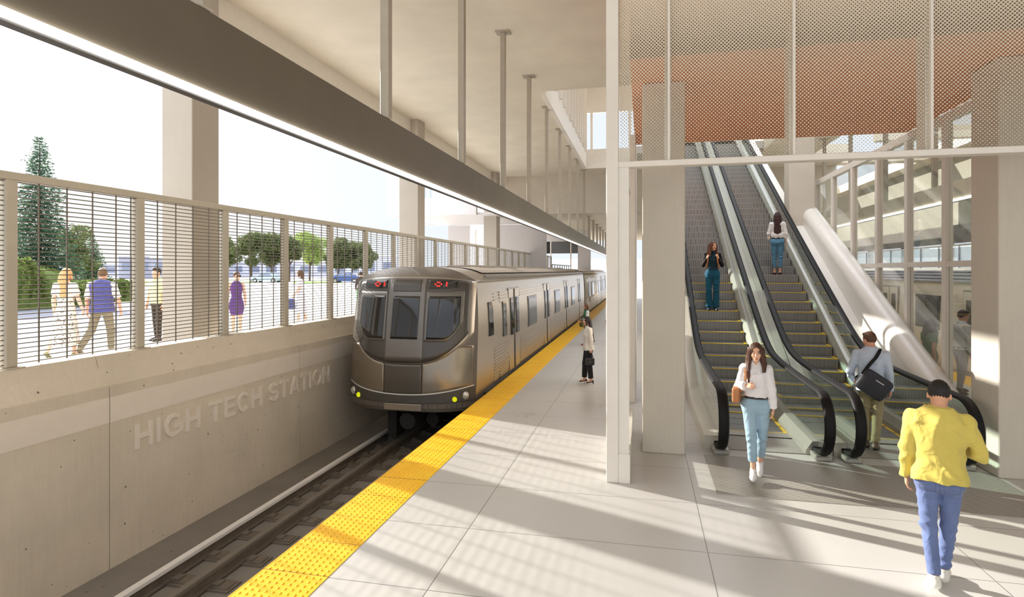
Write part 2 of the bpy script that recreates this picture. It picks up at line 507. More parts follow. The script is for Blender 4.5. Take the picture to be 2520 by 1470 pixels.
# skylight well with white fins
w = MB(); w.box(-2.95, -2.83, 17.05, 29.9, 8.5, 12.0); w.box(-2.95, 5.2, 29.78, 29.9, 10.6, 12.0); w.box(5.2, 5.3, 17.05, 29.9, 8.5, 12.0); w.box(-2.95, -.16, 16.95, 17.05, 8.5, 10.0); w.box(-.28, -.16, 12.73, 16.95, 8.5, 10.0)
w.box(-2.95, 5.2, 29.78, 29.9, 8.3, 8.75)
for k in range(12): 
    y = 18.0 + k * 1.0
    w.box(-2.83, -2.70, y - .06, y + .06, 8.5, 12.0)
for k in range(5): w.box(-2.6 + 1.9 * k, -2.48 + 1.9 * k, 29.78, 29.86, 8.75, 10.6)
w.box(-2.95, 1.6, 17.05, 29.9, 12.0, 12.1)  # unseen roof slab, added over part of the well to dim it
w.build('wall_skylight', M_white, kind='structure')
MB().box(-2.95, -2.80, 17.05, 29.9, 7.78, 8.5).box(-2.80, 5.2, 29.72, 29.9, 7.78, 8.3).build('trim_5', M_white, kind='structure')
MB().box(-.3, 5.2, 27.5, 29.7, 8.0, 8.32).build('floor_upper', M_floor, kind='structure')

# suspended light beam
def light_beam(xc, y0, y1, side, zb, zt, ztop, hy, label, mt):
    """side = +1: the lit face looks to +X"""
    e = empty('light_beam', (xc, 8, zb), 0, label, 'light beam')
    m = MB(); m.bbox(xc - .03, xc + .03, y0, y1, zb + .062, zt, .006); m.build('fascia', mt, e)
    xs = xc + side * .03
    m = MB(); m.box(min(xs - side * .05, xs + side * .022), max(xs - side * .05, xs + side * .022), y0, y1, zb + .014, zb + .062)
    m.build('light_strip', M_led, e, label='glowing white light strip')
    m = MB(); m.box(xc - .035, xc + .035, y0, y1, zb, zb + .014)
    m.build('lower_lip', M_dark, e)
    for y in hy:
        zc = ztop if y < 32 else 5.75
        m = MB(); m.bbox(xc - .055, xc + .055, y - .055, y + .055, zt, zc - .02, .006); m.box(xc - .16, xc + .16, y - .14, y + .14, zc - .02, zc)
        m.build('hanger', M_hang, e)
    return e
M_hang = plain('hanger_steel', rgb(172, 162, 146), .5, var=.04)
M_led = emit('led_strip', (1, .985, .95, 1), 12.0)
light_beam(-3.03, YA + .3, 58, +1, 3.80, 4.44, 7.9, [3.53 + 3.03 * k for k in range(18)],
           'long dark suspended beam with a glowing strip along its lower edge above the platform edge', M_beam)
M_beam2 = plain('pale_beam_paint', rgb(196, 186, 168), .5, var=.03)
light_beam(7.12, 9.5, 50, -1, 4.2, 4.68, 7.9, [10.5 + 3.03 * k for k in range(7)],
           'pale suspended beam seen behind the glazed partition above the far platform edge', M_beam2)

# ------------------------------------------------------------------ tracks
def rail(x, name, label, mtop):
    e = empty('track_rail', (x, 8, BED), 0, label, 'rail')
    m = MB()
    m.prism([(x - .045, -1.055), (x + .045, -1.055), (x + .045, -1.015), (x + .041, -1.005), (x - .041, -1.005), (x - .045, -1.015)], 'y', YA, YB + 20)
    m.build('rail_head', mtop, e)
    m = MB(); m.box(x - .012, x + .012, YA, YB + 20, -1.16, -1.055); m.box(x - .07, x + .07, YA, YB + 20, -1.18, -1.16); m.build('rail_web', M_rust, e)
    y = 3.6
    while y < 22:
        m = MB(); m.box(x - .20, x + .34, y - .13, y + .13, BED + .0, -1.178); m.box(x + .10, x + .30, y - .09, y + .09, -1.178, -1.165); m.box(x - .17, x - .07, y - .06, y + .06, -1.18, -1.145); m.box(x + .07, x + .17, y - .06, y + .06, -1.18, -1.145)
        m.build('base_plate', M_rust, e); y += .62
    return e
rail(-5.66, 'l', 'running rail with painted sky sheen beside the trackside wall', M_railsheen)
rail(-5.10, 'r', 'dull grey second rail with base plates, nearer the platform edge', plain('grey_rail_head', rgb(128, 120, 110), .5, .2))
# ================================================================== TRAINS
M_train = plain('train_steel', rgb(178, 168, 155), .28, .82, var=.02)
M_trainroof = plain('train_roof', rgb(168, 158, 146), .45, .3, var=.03)
M_mask = plain('train_mask', rgb(88, 84, 80), .30, .35, var=.04)
M_cap = plain('train_cap', rgb(118, 110, 102), .35, .3, var=.03)
M_nose = plain('train_nose', rgb(150, 140, 126), .25, .75, var=.03)
M_nosedark = plain('train_nose_dark', rgb(96, 91, 84), .3, .5, var=.03)
M_bump = plain('train_bumper', rgb(84, 80, 75), .45, .2, var=.04)
M_pane = plain('dark_window', rgb(34, 33, 32), .06, 0, spec=.8, var=.03)
M_panel2 = plain('train_frame', rgb(126, 121, 116), .3, .5, var=.03)
M_lineW = plain('white_line', rgb(236, 232, 224), .4, var=.02)
M_lamp = plain('lamp_lens', rgb(214, 208, 200), .12, .5, var=.02)
M_yel = emit('yellow_lamp', rgb(226, 226, 30), .9)
M_redled = emit('red_display', rgb(255, 66, 60), 1.3)
M_under = plain('underframe', rgb(38, 36, 34), .7, .2, var=.1)
XT, HW = -4.70, 1.40
def wfac(z): return 1 - .075 * max(0, (z - 1.0) / 1.6) ** 2.2 - .02 * max(0, (.5 - z) / .6) ** 2
def ztop(s): return 2.68 - .30 * abs(s) ** 3.2
def yfront(x, z):
    s = min(1, abs(x) / HW)
    return 10.93 + .52 * s ** 3.2 + .36 * max(0, (z - .35) / 2.2) ** 1.5 + .55 * max(0, (z - 2.3) / .4) ** 2.2 * .9
def fpt(x, z, off=0.0):
    """point on the front, x relative to the car centre"""
    return (XT + x, yfront(x, z) - off, z)
def patch(name, mt, parent, xs, zlo, zhi, off, thick=.02, nu=28, nv=16):
    """curved panel lying on the front, between zlo(x) and zhi(x); closed thin shell"""
    x0, x1 = xs; m = MB()
    def P(u, v, o):
        x = x0 + (x1 - x0) * u; a, b = zlo(x), zhi(x); return fpt(x, a + (b - a) * v, o)
    m.grid(lambda u, v: P(u, v, off), nu, nv)
    N = len(m.v)
    m.grid(lambda u, v: P(1 - u, v, off - thick), nu, nv)
    # rim
    k = nu + 1
    front = [i for i in range(k)] + [j * k + nu for j in range(1, nv + 1)] + [nv * k + nu - i for i in range(1, k)] + [j * k for j in range(nv - 1, 0, -1)]
    def bk(i):
        j, ii = divmod(i, k); return N + j * k + (nu - ii)
    L = len(front)
    for i in range(L):
        a, b2 = front[i], front[(i + 1) % L]
        m.f.append((a, bk(a), bk(b2), b2)); m.m.append(0); m.sm.append(False)
    return m.build(name, mt, parent)

def lead_car():
    e = empty('subway_car', (XT, 22, BED + .15), 0, 'lead silver subway car with a dark sloping windscreen face arriving at the platform', 'train', 'subway cars of the arriving train')
    n, nz = 48, 40
    m = MB()
    def FP_(u, v):
        s = -1 + 2 * u; zt = ztop(s); z = -.15 + (zt + .15) * v
        return fpt(HW * s * wfac(z), z)
    m.grid(FP_, n, nz, 2)
    # outline and body
    out = [FP_(0, j / nz) for j in range(nz + 1)] + [FP_(i / n, 1) for i in range(1, n + 1)] + [FP_(1, j / nz) for j in range(nz - 1, -1, -1)]
    Y2 = 33.8
    back = [(p[0], Y2, p[2]) for p in out]
    mid = [(p[0], 13.2, p[2]) for p in out]
    K = len(out); vs = out + mid + back; fs = []; 
    for a in range(2):
        for i in range(K - 1): fs.append((a * K + i, a * K + K + i, a * K + K + i + 1, a * K + i + 1))
    m.add(vs, fs, 0, True)
    m.add(back, [tuple(range(K))], 0)
    m.add([out[0], out[-1], back[-1], back[0]], [(0, 1, 2, 3)], 1)
    ob = m.build('body', [M_train, M_under, M_cap], e)
    # roof cap and equipment
    r = MB()
    r.grid(lambda u, v: (XT + HW * (-.80 + 1.6 * u) * .96, 13.0 + 20.6 * v, ztop((-.80 + 1.6 * u)) + .012), 16, 2)
    for k in range(6): r.bbox(XT - .5, XT + .5, 15 + 3 * k, 16.6 + 3 * k, 2.6, 2.74, .03)
    r.build('roof', M_trainroof, e)
    r = MB(); r.tube([(XT + HW * .93, 12.4, 2.47), (XT + HW * .93, 33.6, 2.47)], .03, 6); r.build('gutter', M_panel2, e)
    zb = lambda x: .745 + .62 * abs(x / 1.27) ** 3.2
    zt = lambda x: 2.44 - .07 * abs(x / 1.27) ** 3
    patch('bright_surround', M_train, e, (-1.335, 1.335), lambda x: .70 + .60 * abs(x / 1.335) ** 3.0, lambda x: 2.47 - .10 * abs(x / 1.335) ** 3, .008)
    patch('mask', M_mask, e, (-1.25, 1.25), zb, zt, .020)
    # windows
    lo = lambda x: 1.22 + .35 * max(0, (abs(x) - .8) / .32) ** 2.0
    for x0, x1 in ((-1.10, -.47), (.47, 1.10)):
        patch('window_frame', M_panel2, e, (min(x0, x1) - .045, max(x0, x1) + .045), lambda x: lo(x) - .05, lambda x: 2.17, .026)
        patch('windscreen', M_pane, e, (x0, x1), lo, lambda x: 2.08, .034)
    patch('door', M_panel2, e, (-.40, .40), lambda x: .78, lambda x: 2.43, .028)
    patch('door_window', M_pane, e, (-.29, .29), lambda x: 1.22, lambda x: 2.08, .036)
    patch('door_header', M_mask, e, (-.30, .30), lambda x: 2.17, lambda x: 2.42, .034)
    for x0, x1 in ((-1.02, -.46), (.46, 1.02)):
        d = patch('display', M_pane, e, (x0, x1), lambda x: 2.24, lambda x: 2.40, .034)
        q = MB(); c0 = (x0 + x1) / 2 + (.10 if x0 < 0 else -.05)
        for (ax, az) in ((-.10, 0), (-.02, .035), (-.02, -.035), (.02, 0), (-.06, .035), (-.06, -.035), (.12, .03), (.12, -.03), (.12, 0)):
            p = fpt(c0 + ax, 2.32 + az, .037); q.ball(p, (.020, .006, .020), 8, 6)
        t_ = q.build('red_digits', M_redled, d)
        t_['label'] = 'glowing red digits'
    # lower panels, line, bumper band
    lowt = lambda x: zb(x) - .035
    line = lambda x: .115 + .16 * abs(x / 1.36) ** 2
    patch('nose_panel', M_nose, e, (-1.34, -.41), lambda x: line(x) + .012, lambda x: min(lowt(x), .98 + .1), .016)
    patch('nose_panel', M_nosedark, e, (-.40, .40), lambda x: line(x) + .012, lowt, .020)
    patch('nose_panel', M_nose, e, (.41, 1.34), lambda x: line(x) + .012, lambda x: min(lowt(x), .98 + .1), .016)
    patch('white_line', M_lineW, e, (-1.36, 1.36), lambda x: line(x) - .006, lambda x: line(x) + .014, .026)
    patch('bumper', M_bump, e, (-1.385, 1.385), lambda x: -.06 + .02 * abs(x), lambda x: line(x) - .008, .022)
    patch('skirt', M_nosedark, e, (-1.25, 1.25), lambda x: -.22, lambda x: -.065, .0)
    patch('skirt_plate', M_train, e, (-.40, .40), lambda x: -.20, lambda x: -.07, .02)
    for sx in (-1, 1):
        h = MB(); p = fpt(sx * 1.22, .085, .02); h.ball(p, (.075, .05, .085), 14, 10); h.build('headlight', M_lamp, e)
        h = MB(); p = fpt(sx * 1.04, .03, .03); h.ball(p, (.052, .03, .052), 12, 8); h.build('marker_light', M_yel, e, label='yellow marker light')
    side(e, 12.0, 33.8, cab=True)
    under(e, 11.6, 33.5)
    return e

def side(e, y0, y1, cab=False, sgn=1, xs=None, dref=15.07):
    """doors, windows and ribs on the platform side"""
    X = (XT + HW) if xs is None else xs
    def sx(z): return XT + HW * wfac(z) + .004 if xs is None else xs - .004
    def quadbox(name, mt, ya, yb, za, zb, t=.012, parent=e):
        m = MB(); a, b2 = sx(za), sx(zb)
        s_ = 1 if xs is None else -1
        vs = [(a - s_ * .02, ya, za), (a - s_ * .02, yb, za), (b2 - s_ * .02, yb, zb), (b2 - s_ * .02, ya, zb), (a + s_ * t, ya, za), (a + s_ * t, yb, za), (b2 + s_ * t, yb, zb), (b2 + s_ * t, ya, zb)]
        fs = [(0, 1, 2, 3), (7, 6, 5, 4), (0, 4, 5, 1), (1, 5, 6, 2), (2, 6, 7, 3), (3, 7, 4, 0)]
        if s_ > 0: fs = [tuple(reversed(f)) for f in fs]
        m.add(vs, fs)
        return m.build(name, mt, parent)
    doors = [dref + 5.37 * k for k in range(0, 5) if y0 + .8 < dref + 5.37 * k < y1 - .8]
    for d in doors:
        dd = quadbox('door', M_panel2, d - .68, d + .68, .04, 2.16, .012)
        for (a, b2) in ((d - .62, d - .04), (d + .04, d + .62)):
            quadbox('door_leaf', M_train, a, b2, .06, 2.12, .020, e)
            quadbox('door_window', M_pane, a + .14, b2 - .12, .95, 1.9, .026, e)
        quadbox('door_seal', M_under, d - .05, d + .05, .06, 2.12, .03)
    for d in doors:
        w = d + 2.55
        if w + .8 < y1:
            quadbox('side_window_frame', M_mask, w - .72, w + .72, .94, 1.84, .014); quadbox('side_window', M_pane, w - .64, w + .64, 1.0, 1.78, .022)
    if cab:
        quadbox('cab_window', M_pane, 12.42, 12.78, 1.15, 1.9, .02); quadbox('cab_door_window', M_pane, 13.75, 14.1, 1.0, 1.85, .02)
        quadbox('cab_door_edge', M_mask, 13.45, 13.49, .04, 2.1, .014)
    # corrugation ribs
    spans = []; yy = y0 + .9
    for d in doors: spans.append((yy, d - .70)); yy = d + .70
    spans.append((yy, y1 - .1))
    m = MB(); s_ = 1 if xs is None else -1
    for (a, b2) in spans:
        if b2 - a < .2: continue
        for k in range(11):
            z = .10 + k * .072
            m.box(min(sx(z) - .03 * s_, sx(z) + .013 * s_), max(sx(z) - .03 * s_, sx(z) + .013 * s_), a, b2, z - .014, z + .014)
        for z in (1.92, 1.99, 2.06):
            m.box(min(sx(z) - .03 * s_, sx(z) + .013 * s_), max(sx(z) - .03 * s_, sx(z) + .013 * s_), a, b2, z - .014, z + .014)
    m.build('side_ribs', M_train, e)
    m = MB(); m.box(min(X - .05 * s_, X + .03 * s_), max(X - .05 * s_, X + .03 * s_), y0 + .1, y1, -.10, -.02); m.build('door_sill', M_under, e)

def under(e, y0, y1, xc=None):
    xc = XT if xc is None else xc
    m = MB(); m.box(xc - 1.1, xc + 1.1, y0 + .9, y1, -.5, -.14); m.box(xc - .9, xc + .9, y0 + 4.5, y1 - 4.5, -.85, -.5); m.build('underframe', M_under, e)
    for yb in (y0 + 2.6, y1 - 3.4):
        m = MB(); m.box(xc - .95, xc - .80, yb - 1.4, yb + 1.4, -.75, -.45); m.box(xc + .80, xc + .95, yb - 1.4, yb + 1.4, -.75, -.45); m.box(xc - .9, xc + .9, yb - .3, yb + .3, -.7, -.45)
        bg = m.build('bogie', M_under, e)
        for wy in (yb - 1.0, yb + 1.0):
            for sx in (-.73, .73):
                m = MB(); m.tube([(xc + sx - .07, wy, -.60), (xc + sx + .07, wy, -.60)], .405, 24)
                m.build('wheel', M_dark, bg)
    m = MB(); m.box(xc - .14, xc + .14, y0 - .35, y0 + 1.2, -.62, -.34); m.tube([(xc - .0, y0 - .42, -.48), (xc + .0, y0 - .15, -.48)], .17, 14); m.tube([(xc + .35, y0 + .1, -.55), (xc + .35, y0 + .5, -.55)], .14, 12)
    m.box(xc - .62, xc - .42, y0 + .0, y0 + .5, -.95, -.2)
    m.build('coupler', M_under, e)

lead_car()
def plain_car(y0, y1, label, dref):
    e = empty('subway_car', (XT, (y0 + y1) / 2, BED + .15), 0, label, 'train', 'subway cars of the arriving train')
    m = MB(); out = []
    for j in range(21):
        z = -.15 + (ztop(-1) + .15) * j / 20; out.append((-HW * wfac(z), z))
    for i in range(1, 25):
        s = -1 + 2 * i / 24; out.append((HW * s * wfac(ztop(s)), ztop(s)))
    for j in range(19, -1, -1):
        z = -.15 + (ztop(1) + .15) * j / 20; out.append((HW * wfac(z), z))
    m.prism([(XT + a, c) for a, c in reversed(out)], 'y', y0, y1, 0, True); m.build('body', M_train, e, fix=True)
    r = MB(); r.grid(lambda u, v: (XT + HW * (-.80 + 1.6 * u) * .96, y0 + .1 + (y1 - y0 - .2) * v, ztop((-.80 + 1.6 * u)) + .012), 16, 2); r.build('roof', M_trainroof, e)
    side(e, y0, y1, False, 1, None, dref); under(e, y0, y1)
    return e
plain_car(34.3, 56.5, 'second silver subway car coupled behind the lead car along the platform', 37.3)

# train at the far side of the island platform
e = empty('subway_car', (9.4, 20, BED + .15), 0, 'beige silver subway car standing behind the glazed partition on the right', 'train')
m = MB(); pts = []
for a, z in ((-1.4, -.15), (-1.42, .6), (-1.42, 1.3), (-1.38, 2.0), (-1.30, 2.34), (-1.1, 2.56), (-.6, 2.66), (0, 2.68), (.6, 2.66), (1.1, 2.56), (1.3, 2.34), (1.38, 2.0), (1.42, 1.3), (1.42, .6), (1.4, -.15)):
    pts.append((9.4 + a, z))
M_train2 = plain('train_beige_steel', rgb(232, 219, 198), .4, .1, var=.03)
m.prism(pts, 'y', 9.0, 34, 0, False); m.build('body', M_train2, e, fix=True)
M_lav = plain('lavender_roof_edge', rgb(196, 196, 214), .35, .4, var=.03)
m = MB()
for z0, z1, o in ((2.30, 2.36, 0), (2.385, 2.45, .04), (2.475, 2.54, .09), (2.56, 2.60, .16)):
    m.box(7.99 + o + .02, 8.4, 9.0, 34, z0, z1)
m.build('roof_edge', M_lav, e)
def r2(name, mt, ya, yb, za, zb, t):
    MB().box(7.975 - t, 8.03, ya, yb, za, zb).build(name, mt, e)
for d in (11.2, 16.4, 21.6, 26.8):
    r2('door', M_panel2, d - .66, d + .66, .04, 2.1, .0); 
    for a in (d - .62, d + .03): r2('door_leaf', M_train2, a, a + .59, .06, 2.06, .012); r2('door_window', M_pane, a + .14, a + .45, .95, 1.85, .02)
for w in (13.8, 19.0, 24.2):
    r2('side_window_frame', M_mask, w - .72, w + .72, .95, 1.9, .012); r2('side_window', M_pane, w - .64, w - .03, 1.02, 1.83, .02); r2('side_window', M_pane, w + .03, w + .64, 1.02, 1.83, .02)
under(e, 9.0, 34, 9.4)
# ================================================================== ESCALATORS
SL = .54
def sp(t, w): return SL * (t + math.sqrt(t * t + w)) / 2
def zs(y): return max(0.0, sp(y - 12.0, .20) - .012)
def zh(y): return .93 + max(0.0, sp(y - 12.2, .5) - .02)
YTOP = 27.4
M_clad = plain('escalator_cladding', rgb(214, 206, 190), .35, .25, var=.03)
M_deck = plain('escalator_deck', rgb(178, 173, 163), .32, .6, var=.03)
def loft(m, ys, prof, zf, mt=0, floor=None, smooth=False):
    """prof: [(x, dz)] lifted by zf(y) at each y"""
    n = len(prof); vs = []
    for y in ys:
        for x, dz in prof:
            z = zf(y) + dz if dz is not None else 0.0
            if floor is not None: z = max(z, floor)
            vs.append((x, y, z))
    fs = []
    for i in range(len(ys) - 1):
        for k in range(n):
            k2 = (k + 1) % n
            fs.append((i * n + k, i * n + k2, i * n + n + k2, i * n + n + k))
    m.add(vs, fs, mt, smooth)
    m.add(vs[:n], [tuple(range(n - 1, -1, -1))], mt); m.add(vs[-n:], [tuple(range(n))], mt)
    return m
def rng(a, b, st): 
    n = max(1, int(round((b - a) / st))); return [a + (b - a) * i / n for i in range(n + 1)]
YS = rng(8.95, 11.0, .35) + rng(11.1, 13.4, .15) + rng(13.8, YTOP, .8)

def escalator(xl, xr, label, outl, outr, lglass=True):
    e = empty('escalator', ((xl + xr) / 2, 9.9, 0), 0, label, 'escalator', 'escalators in the stair hall')
    sa, sb = xl + .165, xr - .165
    y = 10.02; prev = 0.0
    while zs(y + .2) < 8.25:
        z = zs(y + .2); h = max(z - prev, 0) + .03
        m = MB()
        # riser, tread, yellow lines
        zb_ = max(z - h, -.02) if z > .02 else -.02
        z = max(z, .012)
        m.add([(sa, y, zb_), (sb, y, zb_), (sb, y, z), (sa, y, z)], [(0, 1, 2, 3)], 0)
        m.add([(sa, y, z), (sb, y, z), (sb, y + .41, z), (sa, y + .41, z)], [(0, 1, 2, 3)], 1)
        m.add([(sa, y, zb_), (sa, y, z), (sa, y + .41, z), (sa, y + .41, zb_)], [(0, 1, 2, 3)], 1)
        m.add([(sb, y, zb_), (sb, y + .41, zb_), (sb, y + .41, z), (sb, y, z)], [(0, 1, 2, 3)], 1)
        m.add([(sa, y + .41, zb_), (sa, y + .41, z), (sb, y + .41, z), (sb, y + .41, zb_)], [(0, 1, 2, 3)], 1)
        m.add([(sa, y, zb_), (sa, y + .41, zb_), (sb, y + .41, zb_), (sb, y, zb_)], [(0, 1, 2, 3)], 1)
        m.box(sa, sb, y - .004, y + .028, z - .012, z + .003, 2 if z > .02 else 1)
        m.box(sb - .045, sb, y - .004, y + .36, z - .004, z + .004, 2)
        m.build('step', [M_step, M_tread, M_steplip if z < 2.35 else M_deck], e)
        prev = max(z, 0) if z > .012 else 0.0; y += .40
    # comb and landing plates
    m = MB(); m.box(sa, sb, 9.72, 10.0, .0, .014, 0)
    for k in range(38):
        x = sa + (sb - sa) * (k + .5) / 38; m.box(x - .008, x + .008, 9.70, 9.72, 0, .02, 1)
    m.box(sa, sb, 10.0, 10.02, .0, .016, 2)
    m.build('comb_plate', [M_deck, M_dark, M_steplip], e)
    MB().box(sa, sb, 8.95, 9.70, 0, .008).build('landing_plate', M_mat, e)
    MB().box(sa, sb, y, 29.6, 8.32, 8.36).build('top_plate', M_deck, e)
    for side_, x0, out in ((-1, xl, outl), (1, xr, outr)):
        k = -side_          # direction towards the steps
        # deck and skirt on the step side
        m = MB(); pr = [(x0 - k * .01, .20), (x0 + k * .07, .19), (x0 + k * .15, .07), (x0 + k * .155, .05), (x0 + k * .163, -.25), (x0 - k * .01, -.25)]
        loft(m, YS, pr, zs, 0, .004); m.build('skirt', M_deck, e, fix=True)
        # outer deck with cladding down to the floor
        m = MB(); pr = [(x0 - k * .01, .20), (x0 - k * out, .19), (x0 - k * out, None), (x0 - k * .01, None)]
        loft(m, YS, pr, zs, 0, 0.0); m.build('outer_cladding', M_clad, e, fix=True)
        # glass balustrade
        poly = []
        for yy in YS: poly.append((yy, zs(yy) + .18))
        top = [(yy, zh(yy) - .02) for yy in reversed([a for a in YS if a > 9.0])]
        arc = [(8.80 + .40 * math.cos(a), .51 + .40 * math.sin(a)) for a in [PI / 2 + PI * i / 14 for i in range(0, 13)]]
        m = MB(); P_ = poly + top + arc
        # triangulated strip avoids a bad concave polygon
        ysb = [a for a in YS if a >= 8.95]
        for xx in (x0 - .006, x0 + .006):
            vs = []; 
            for yy in ysb: vs += [(xx, yy, zs(yy) + .18), (xx, yy, zh(yy) - .02)]
            m.add(vs, [(2 * i, 2 * i + 2, 2 * i + 3, 2 * i + 1) for i in range(len(ysb) - 1)])
            fan = [(xx, 8.95, zs(8.95) + .18), (xx, 8.95, zh(8.95) - .02)] + [(xx, a, b) for a, b in arc]
            m.add(fan, [(0, i, i + 1) for i in range(1, len(fan) - 1)])
        m.build('glass_panel', M_bglass, e)
        # handrail with newel return
        path = [(x0, yy, zh(yy)) for yy in reversed(YS) if yy > 8.9]
        path += [(x0, 8.80 + .42 * math.cos(a), .51 + .42 * math.sin(a)) for a in [PI / 2 + PI * i / 20 for i in range(0, 20)]]
        path += [(x0, 8.80, .09), (x0, 8.92, .085), (x0, 9.0, .11), (x0, 9.02, .15)]
        w_, t_ = .062, .026
        pf = [(-w_, -t_), (w_, -t_), (w_ + .008, -t_ * .2), (w_ * .8, t_ * .8), (w_ * .4, t_), (-w_ * .4, t_), (-w_ * .8, t_ * .8), (-w_ - .008, -t_ * .2)]
        m = MB(); m.sweep([Vector(p) for p in path], [(a, -b) for a, b in pf], (1, 0, 0), 0, True); m.build('handrail', M_black, e, fix=True)
        # top newel
        m = MB(); zt_ = zh(YTOP)
        m.sweep([Vector((x0, YTOP + .0, zt_)), Vector((x0, YTOP + 1.2, zt_ + .1))] + [Vector((x0, YTOP + 1.3 + .42 * math.sin(a), zt_ - .32 + .42 * math.cos(a))) for a in [PI * i / 12 for i in range(13)]], [(-.062, -.026), (.062, -.026), (.062, .026), (-.062, .026)], (1, 0, 0)); m.build('handrail_top', M_black, e, fix=True)
        # newel base
        MB().bbox(x0 - .11, x0 + .11, 8.66, 8.97, 0, .075, .015).build('newel_base', M_deck, e)
    return e
escalator(1.08, 2.40, 'left escalator beside the concrete column, carrying a woman down in teal jeans', .20, .19)
escalator(2.77, 4.10, 'right escalator beside the white inclined tube, carrying a woman up with long hair', .165, .05)

# mat in front
MB().box(.84, 4.33, 7.13, 8.62, 0, .010).build('ribbed_mat', M_mat)
tag(bpy.data.objects['ribbed_mat'], 'grey ribbed floor grating in front of the escalators', 'mat')

# inclined tube, sloping deck and white side wall right of the escalators
tz = lambda y: 4.0 + .481 * (y - 18.05)
m = MB(); m.tube([(4.76, 10.4, tz(10.4)), (4.76, 18.6, tz(18.6))], .245, 28); m.build('inclined_tube', M_stringer)
tag(bpy.data.objects['inclined_tube'], 'thick white inclined tube running up beside the right escalator', 'tube')
m = MB(); ys = rng(9.4, 27, .5)
loft(m, ys, [(4.165, .50), (4.52, .50), (4.52, None), (4.165, None)], lambda y: zs(y) , 0, 0.0)
loft(m, [10.3, 14.5, 18.3], [(4.521, .0), (4.66, .0), (4.66, None), (4.521, None)], tz, 0, 0.0); m.build('wall_escalator_side', M_stringer, kind='structure', fix=True)
column('concrete_pillar', 4.15, 4.83, 18.3, 18.95, zs(18.3) + .505, 7.9, M_conc_col)

# ------------------------------------------------------------------ portal with white wall end and fritted glass screen
YS0 = 7.24
p = MB(); p.bbox(-.44, -.29, YS0, YS0 + .16, 0, 7.9, .008); p.build('white_post', M_white, kind='structure')
p = MB(); p.bbox(-.44, -.15, YS0 + .161, YS0 + 2.4, 0, .36, .006); p.bbox(-.289, -.15, YS0, YS0 + .16, 0, .36, .006); p.build('wall_portal', M_whitegloss, kind='structure')
p = MB(); p.box(-.289, -.165, YS0 + .02, YS0 + .06, .36, 3.86); p.box(-.30, -.20, YS0 + .36, YS0 + .44, .36, 3.86); p.box(-.30, -.20, YS0 + 2.3, YS0 + 2.4, .36, 3.86); p.box(-.30, -.20, YS0 + .16, YS0 + 2.4, 3.80, 3.86)
wn3 = p.build('window_3', M_whitegloss, kind='structure')
MB().box(-.255, -.245, YS0 + .16, YS0 + 2.3, .36, 3.80).build('pane', M_wglass, wn3)
p = MB(); p.bbox(-.26, -.14, 11.7, 14.2, 0, 5.27, .01); p.build('wall_portal_far', M_white, kind='structure')
def m_frit():
    t = NT('fritted_glass'); v = t.coord(); x, y, z = t.xyz(v)
    P = .0425
    def dots(ox, oz):
        fx = t.math('SUBTRACT', t.math('FRACT', t.math('DIVIDE', t.math('ADD', x, ox), P)), .5)
        fz = t.math('SUBTRACT', t.math('FRACT', t.math('DIVIDE', t.math('ADD', z, oz), P)), .5)
        return t.math('SQRT', t.math('ADD', t.math('MULTIPLY', fx, fx), t.math('MULTIPLY', fz, fz)))
    d = t.math('MINIMUM', dots(0, 0), dots(P / 2, P / 2))
    r = t.math('ADD', .13, t.math('MULTIPLY', .272, t.ramp(z, .09, 2.04)))
    mk = t.math('LESS_THAN', d, r)
    fr = t.bsdf(rgb(216, 200, 178), .6, 0, .3)
    fr.inputs['Transmission Weight'].default_value = 0
    tr = t.n('ShaderNodeBsdfTransparent'); tr.inputs[0].default_value = (.95, .96, .95, 1)
    mx = t.n('ShaderNodeMixShader'); t.l(mk, mx.inputs[0]); t.l(tr.outputs[0], mx.inputs[1]); t.l(fr.outputs[0], mx.inputs[2])
    return t.end(mx)
M_frit = m_frit()
scr = empty('glass_screen', (1.8, YS0, 3.86), 0, 'hanging glass screen printed with pale dots above the escalator opening', 'screen')
XS = [-.29, .305, 1.70, 3.10, 4.55, 6.0]
for a, c in zip(XS[:-1], XS[1:]):
    m = MB(); m.box(a + .012, c - .012, YS0 + .07, YS0 + .078, 3.93, 7.88); o = m.build('pane', M_frit, scr)
    # keep the dot pattern in world units from a common origin
for x in XS[1:-1]:
    m = MB(); m.bbox(x - .045, x + .03, YS0 + .078, YS0 + .30, 3.93, 7.89, .005); m.bbox(x - .014, x + .014, YS0 + .02, YS0 + .078, 3.93, 7.89, .003); m.build('mullion', M_white, scr)
m = MB(); m.bbox(-.29, 6.0, YS0 + .0, YS0 + .16, 3.86, 3.93, .006); m.build('bottom_rail', M_white, scr)

# orange soffit volume above the opening
m = MB(); m.box(-.16, 5.0, 7.55, 12.73, 5.28, 5.40); m.build('ceiling_orange', M_orange, kind='structure')
MB().box(-.16, 5.0, 7.46, 7.55, 5.28, 7.9).build('wall_orange_front', M_brown, kind='structure')
MB().box(-.16, 5.0, 12.60, 12.73, 5.40, 7.9).build('wall_orange_back', M_orange, kind='structure')

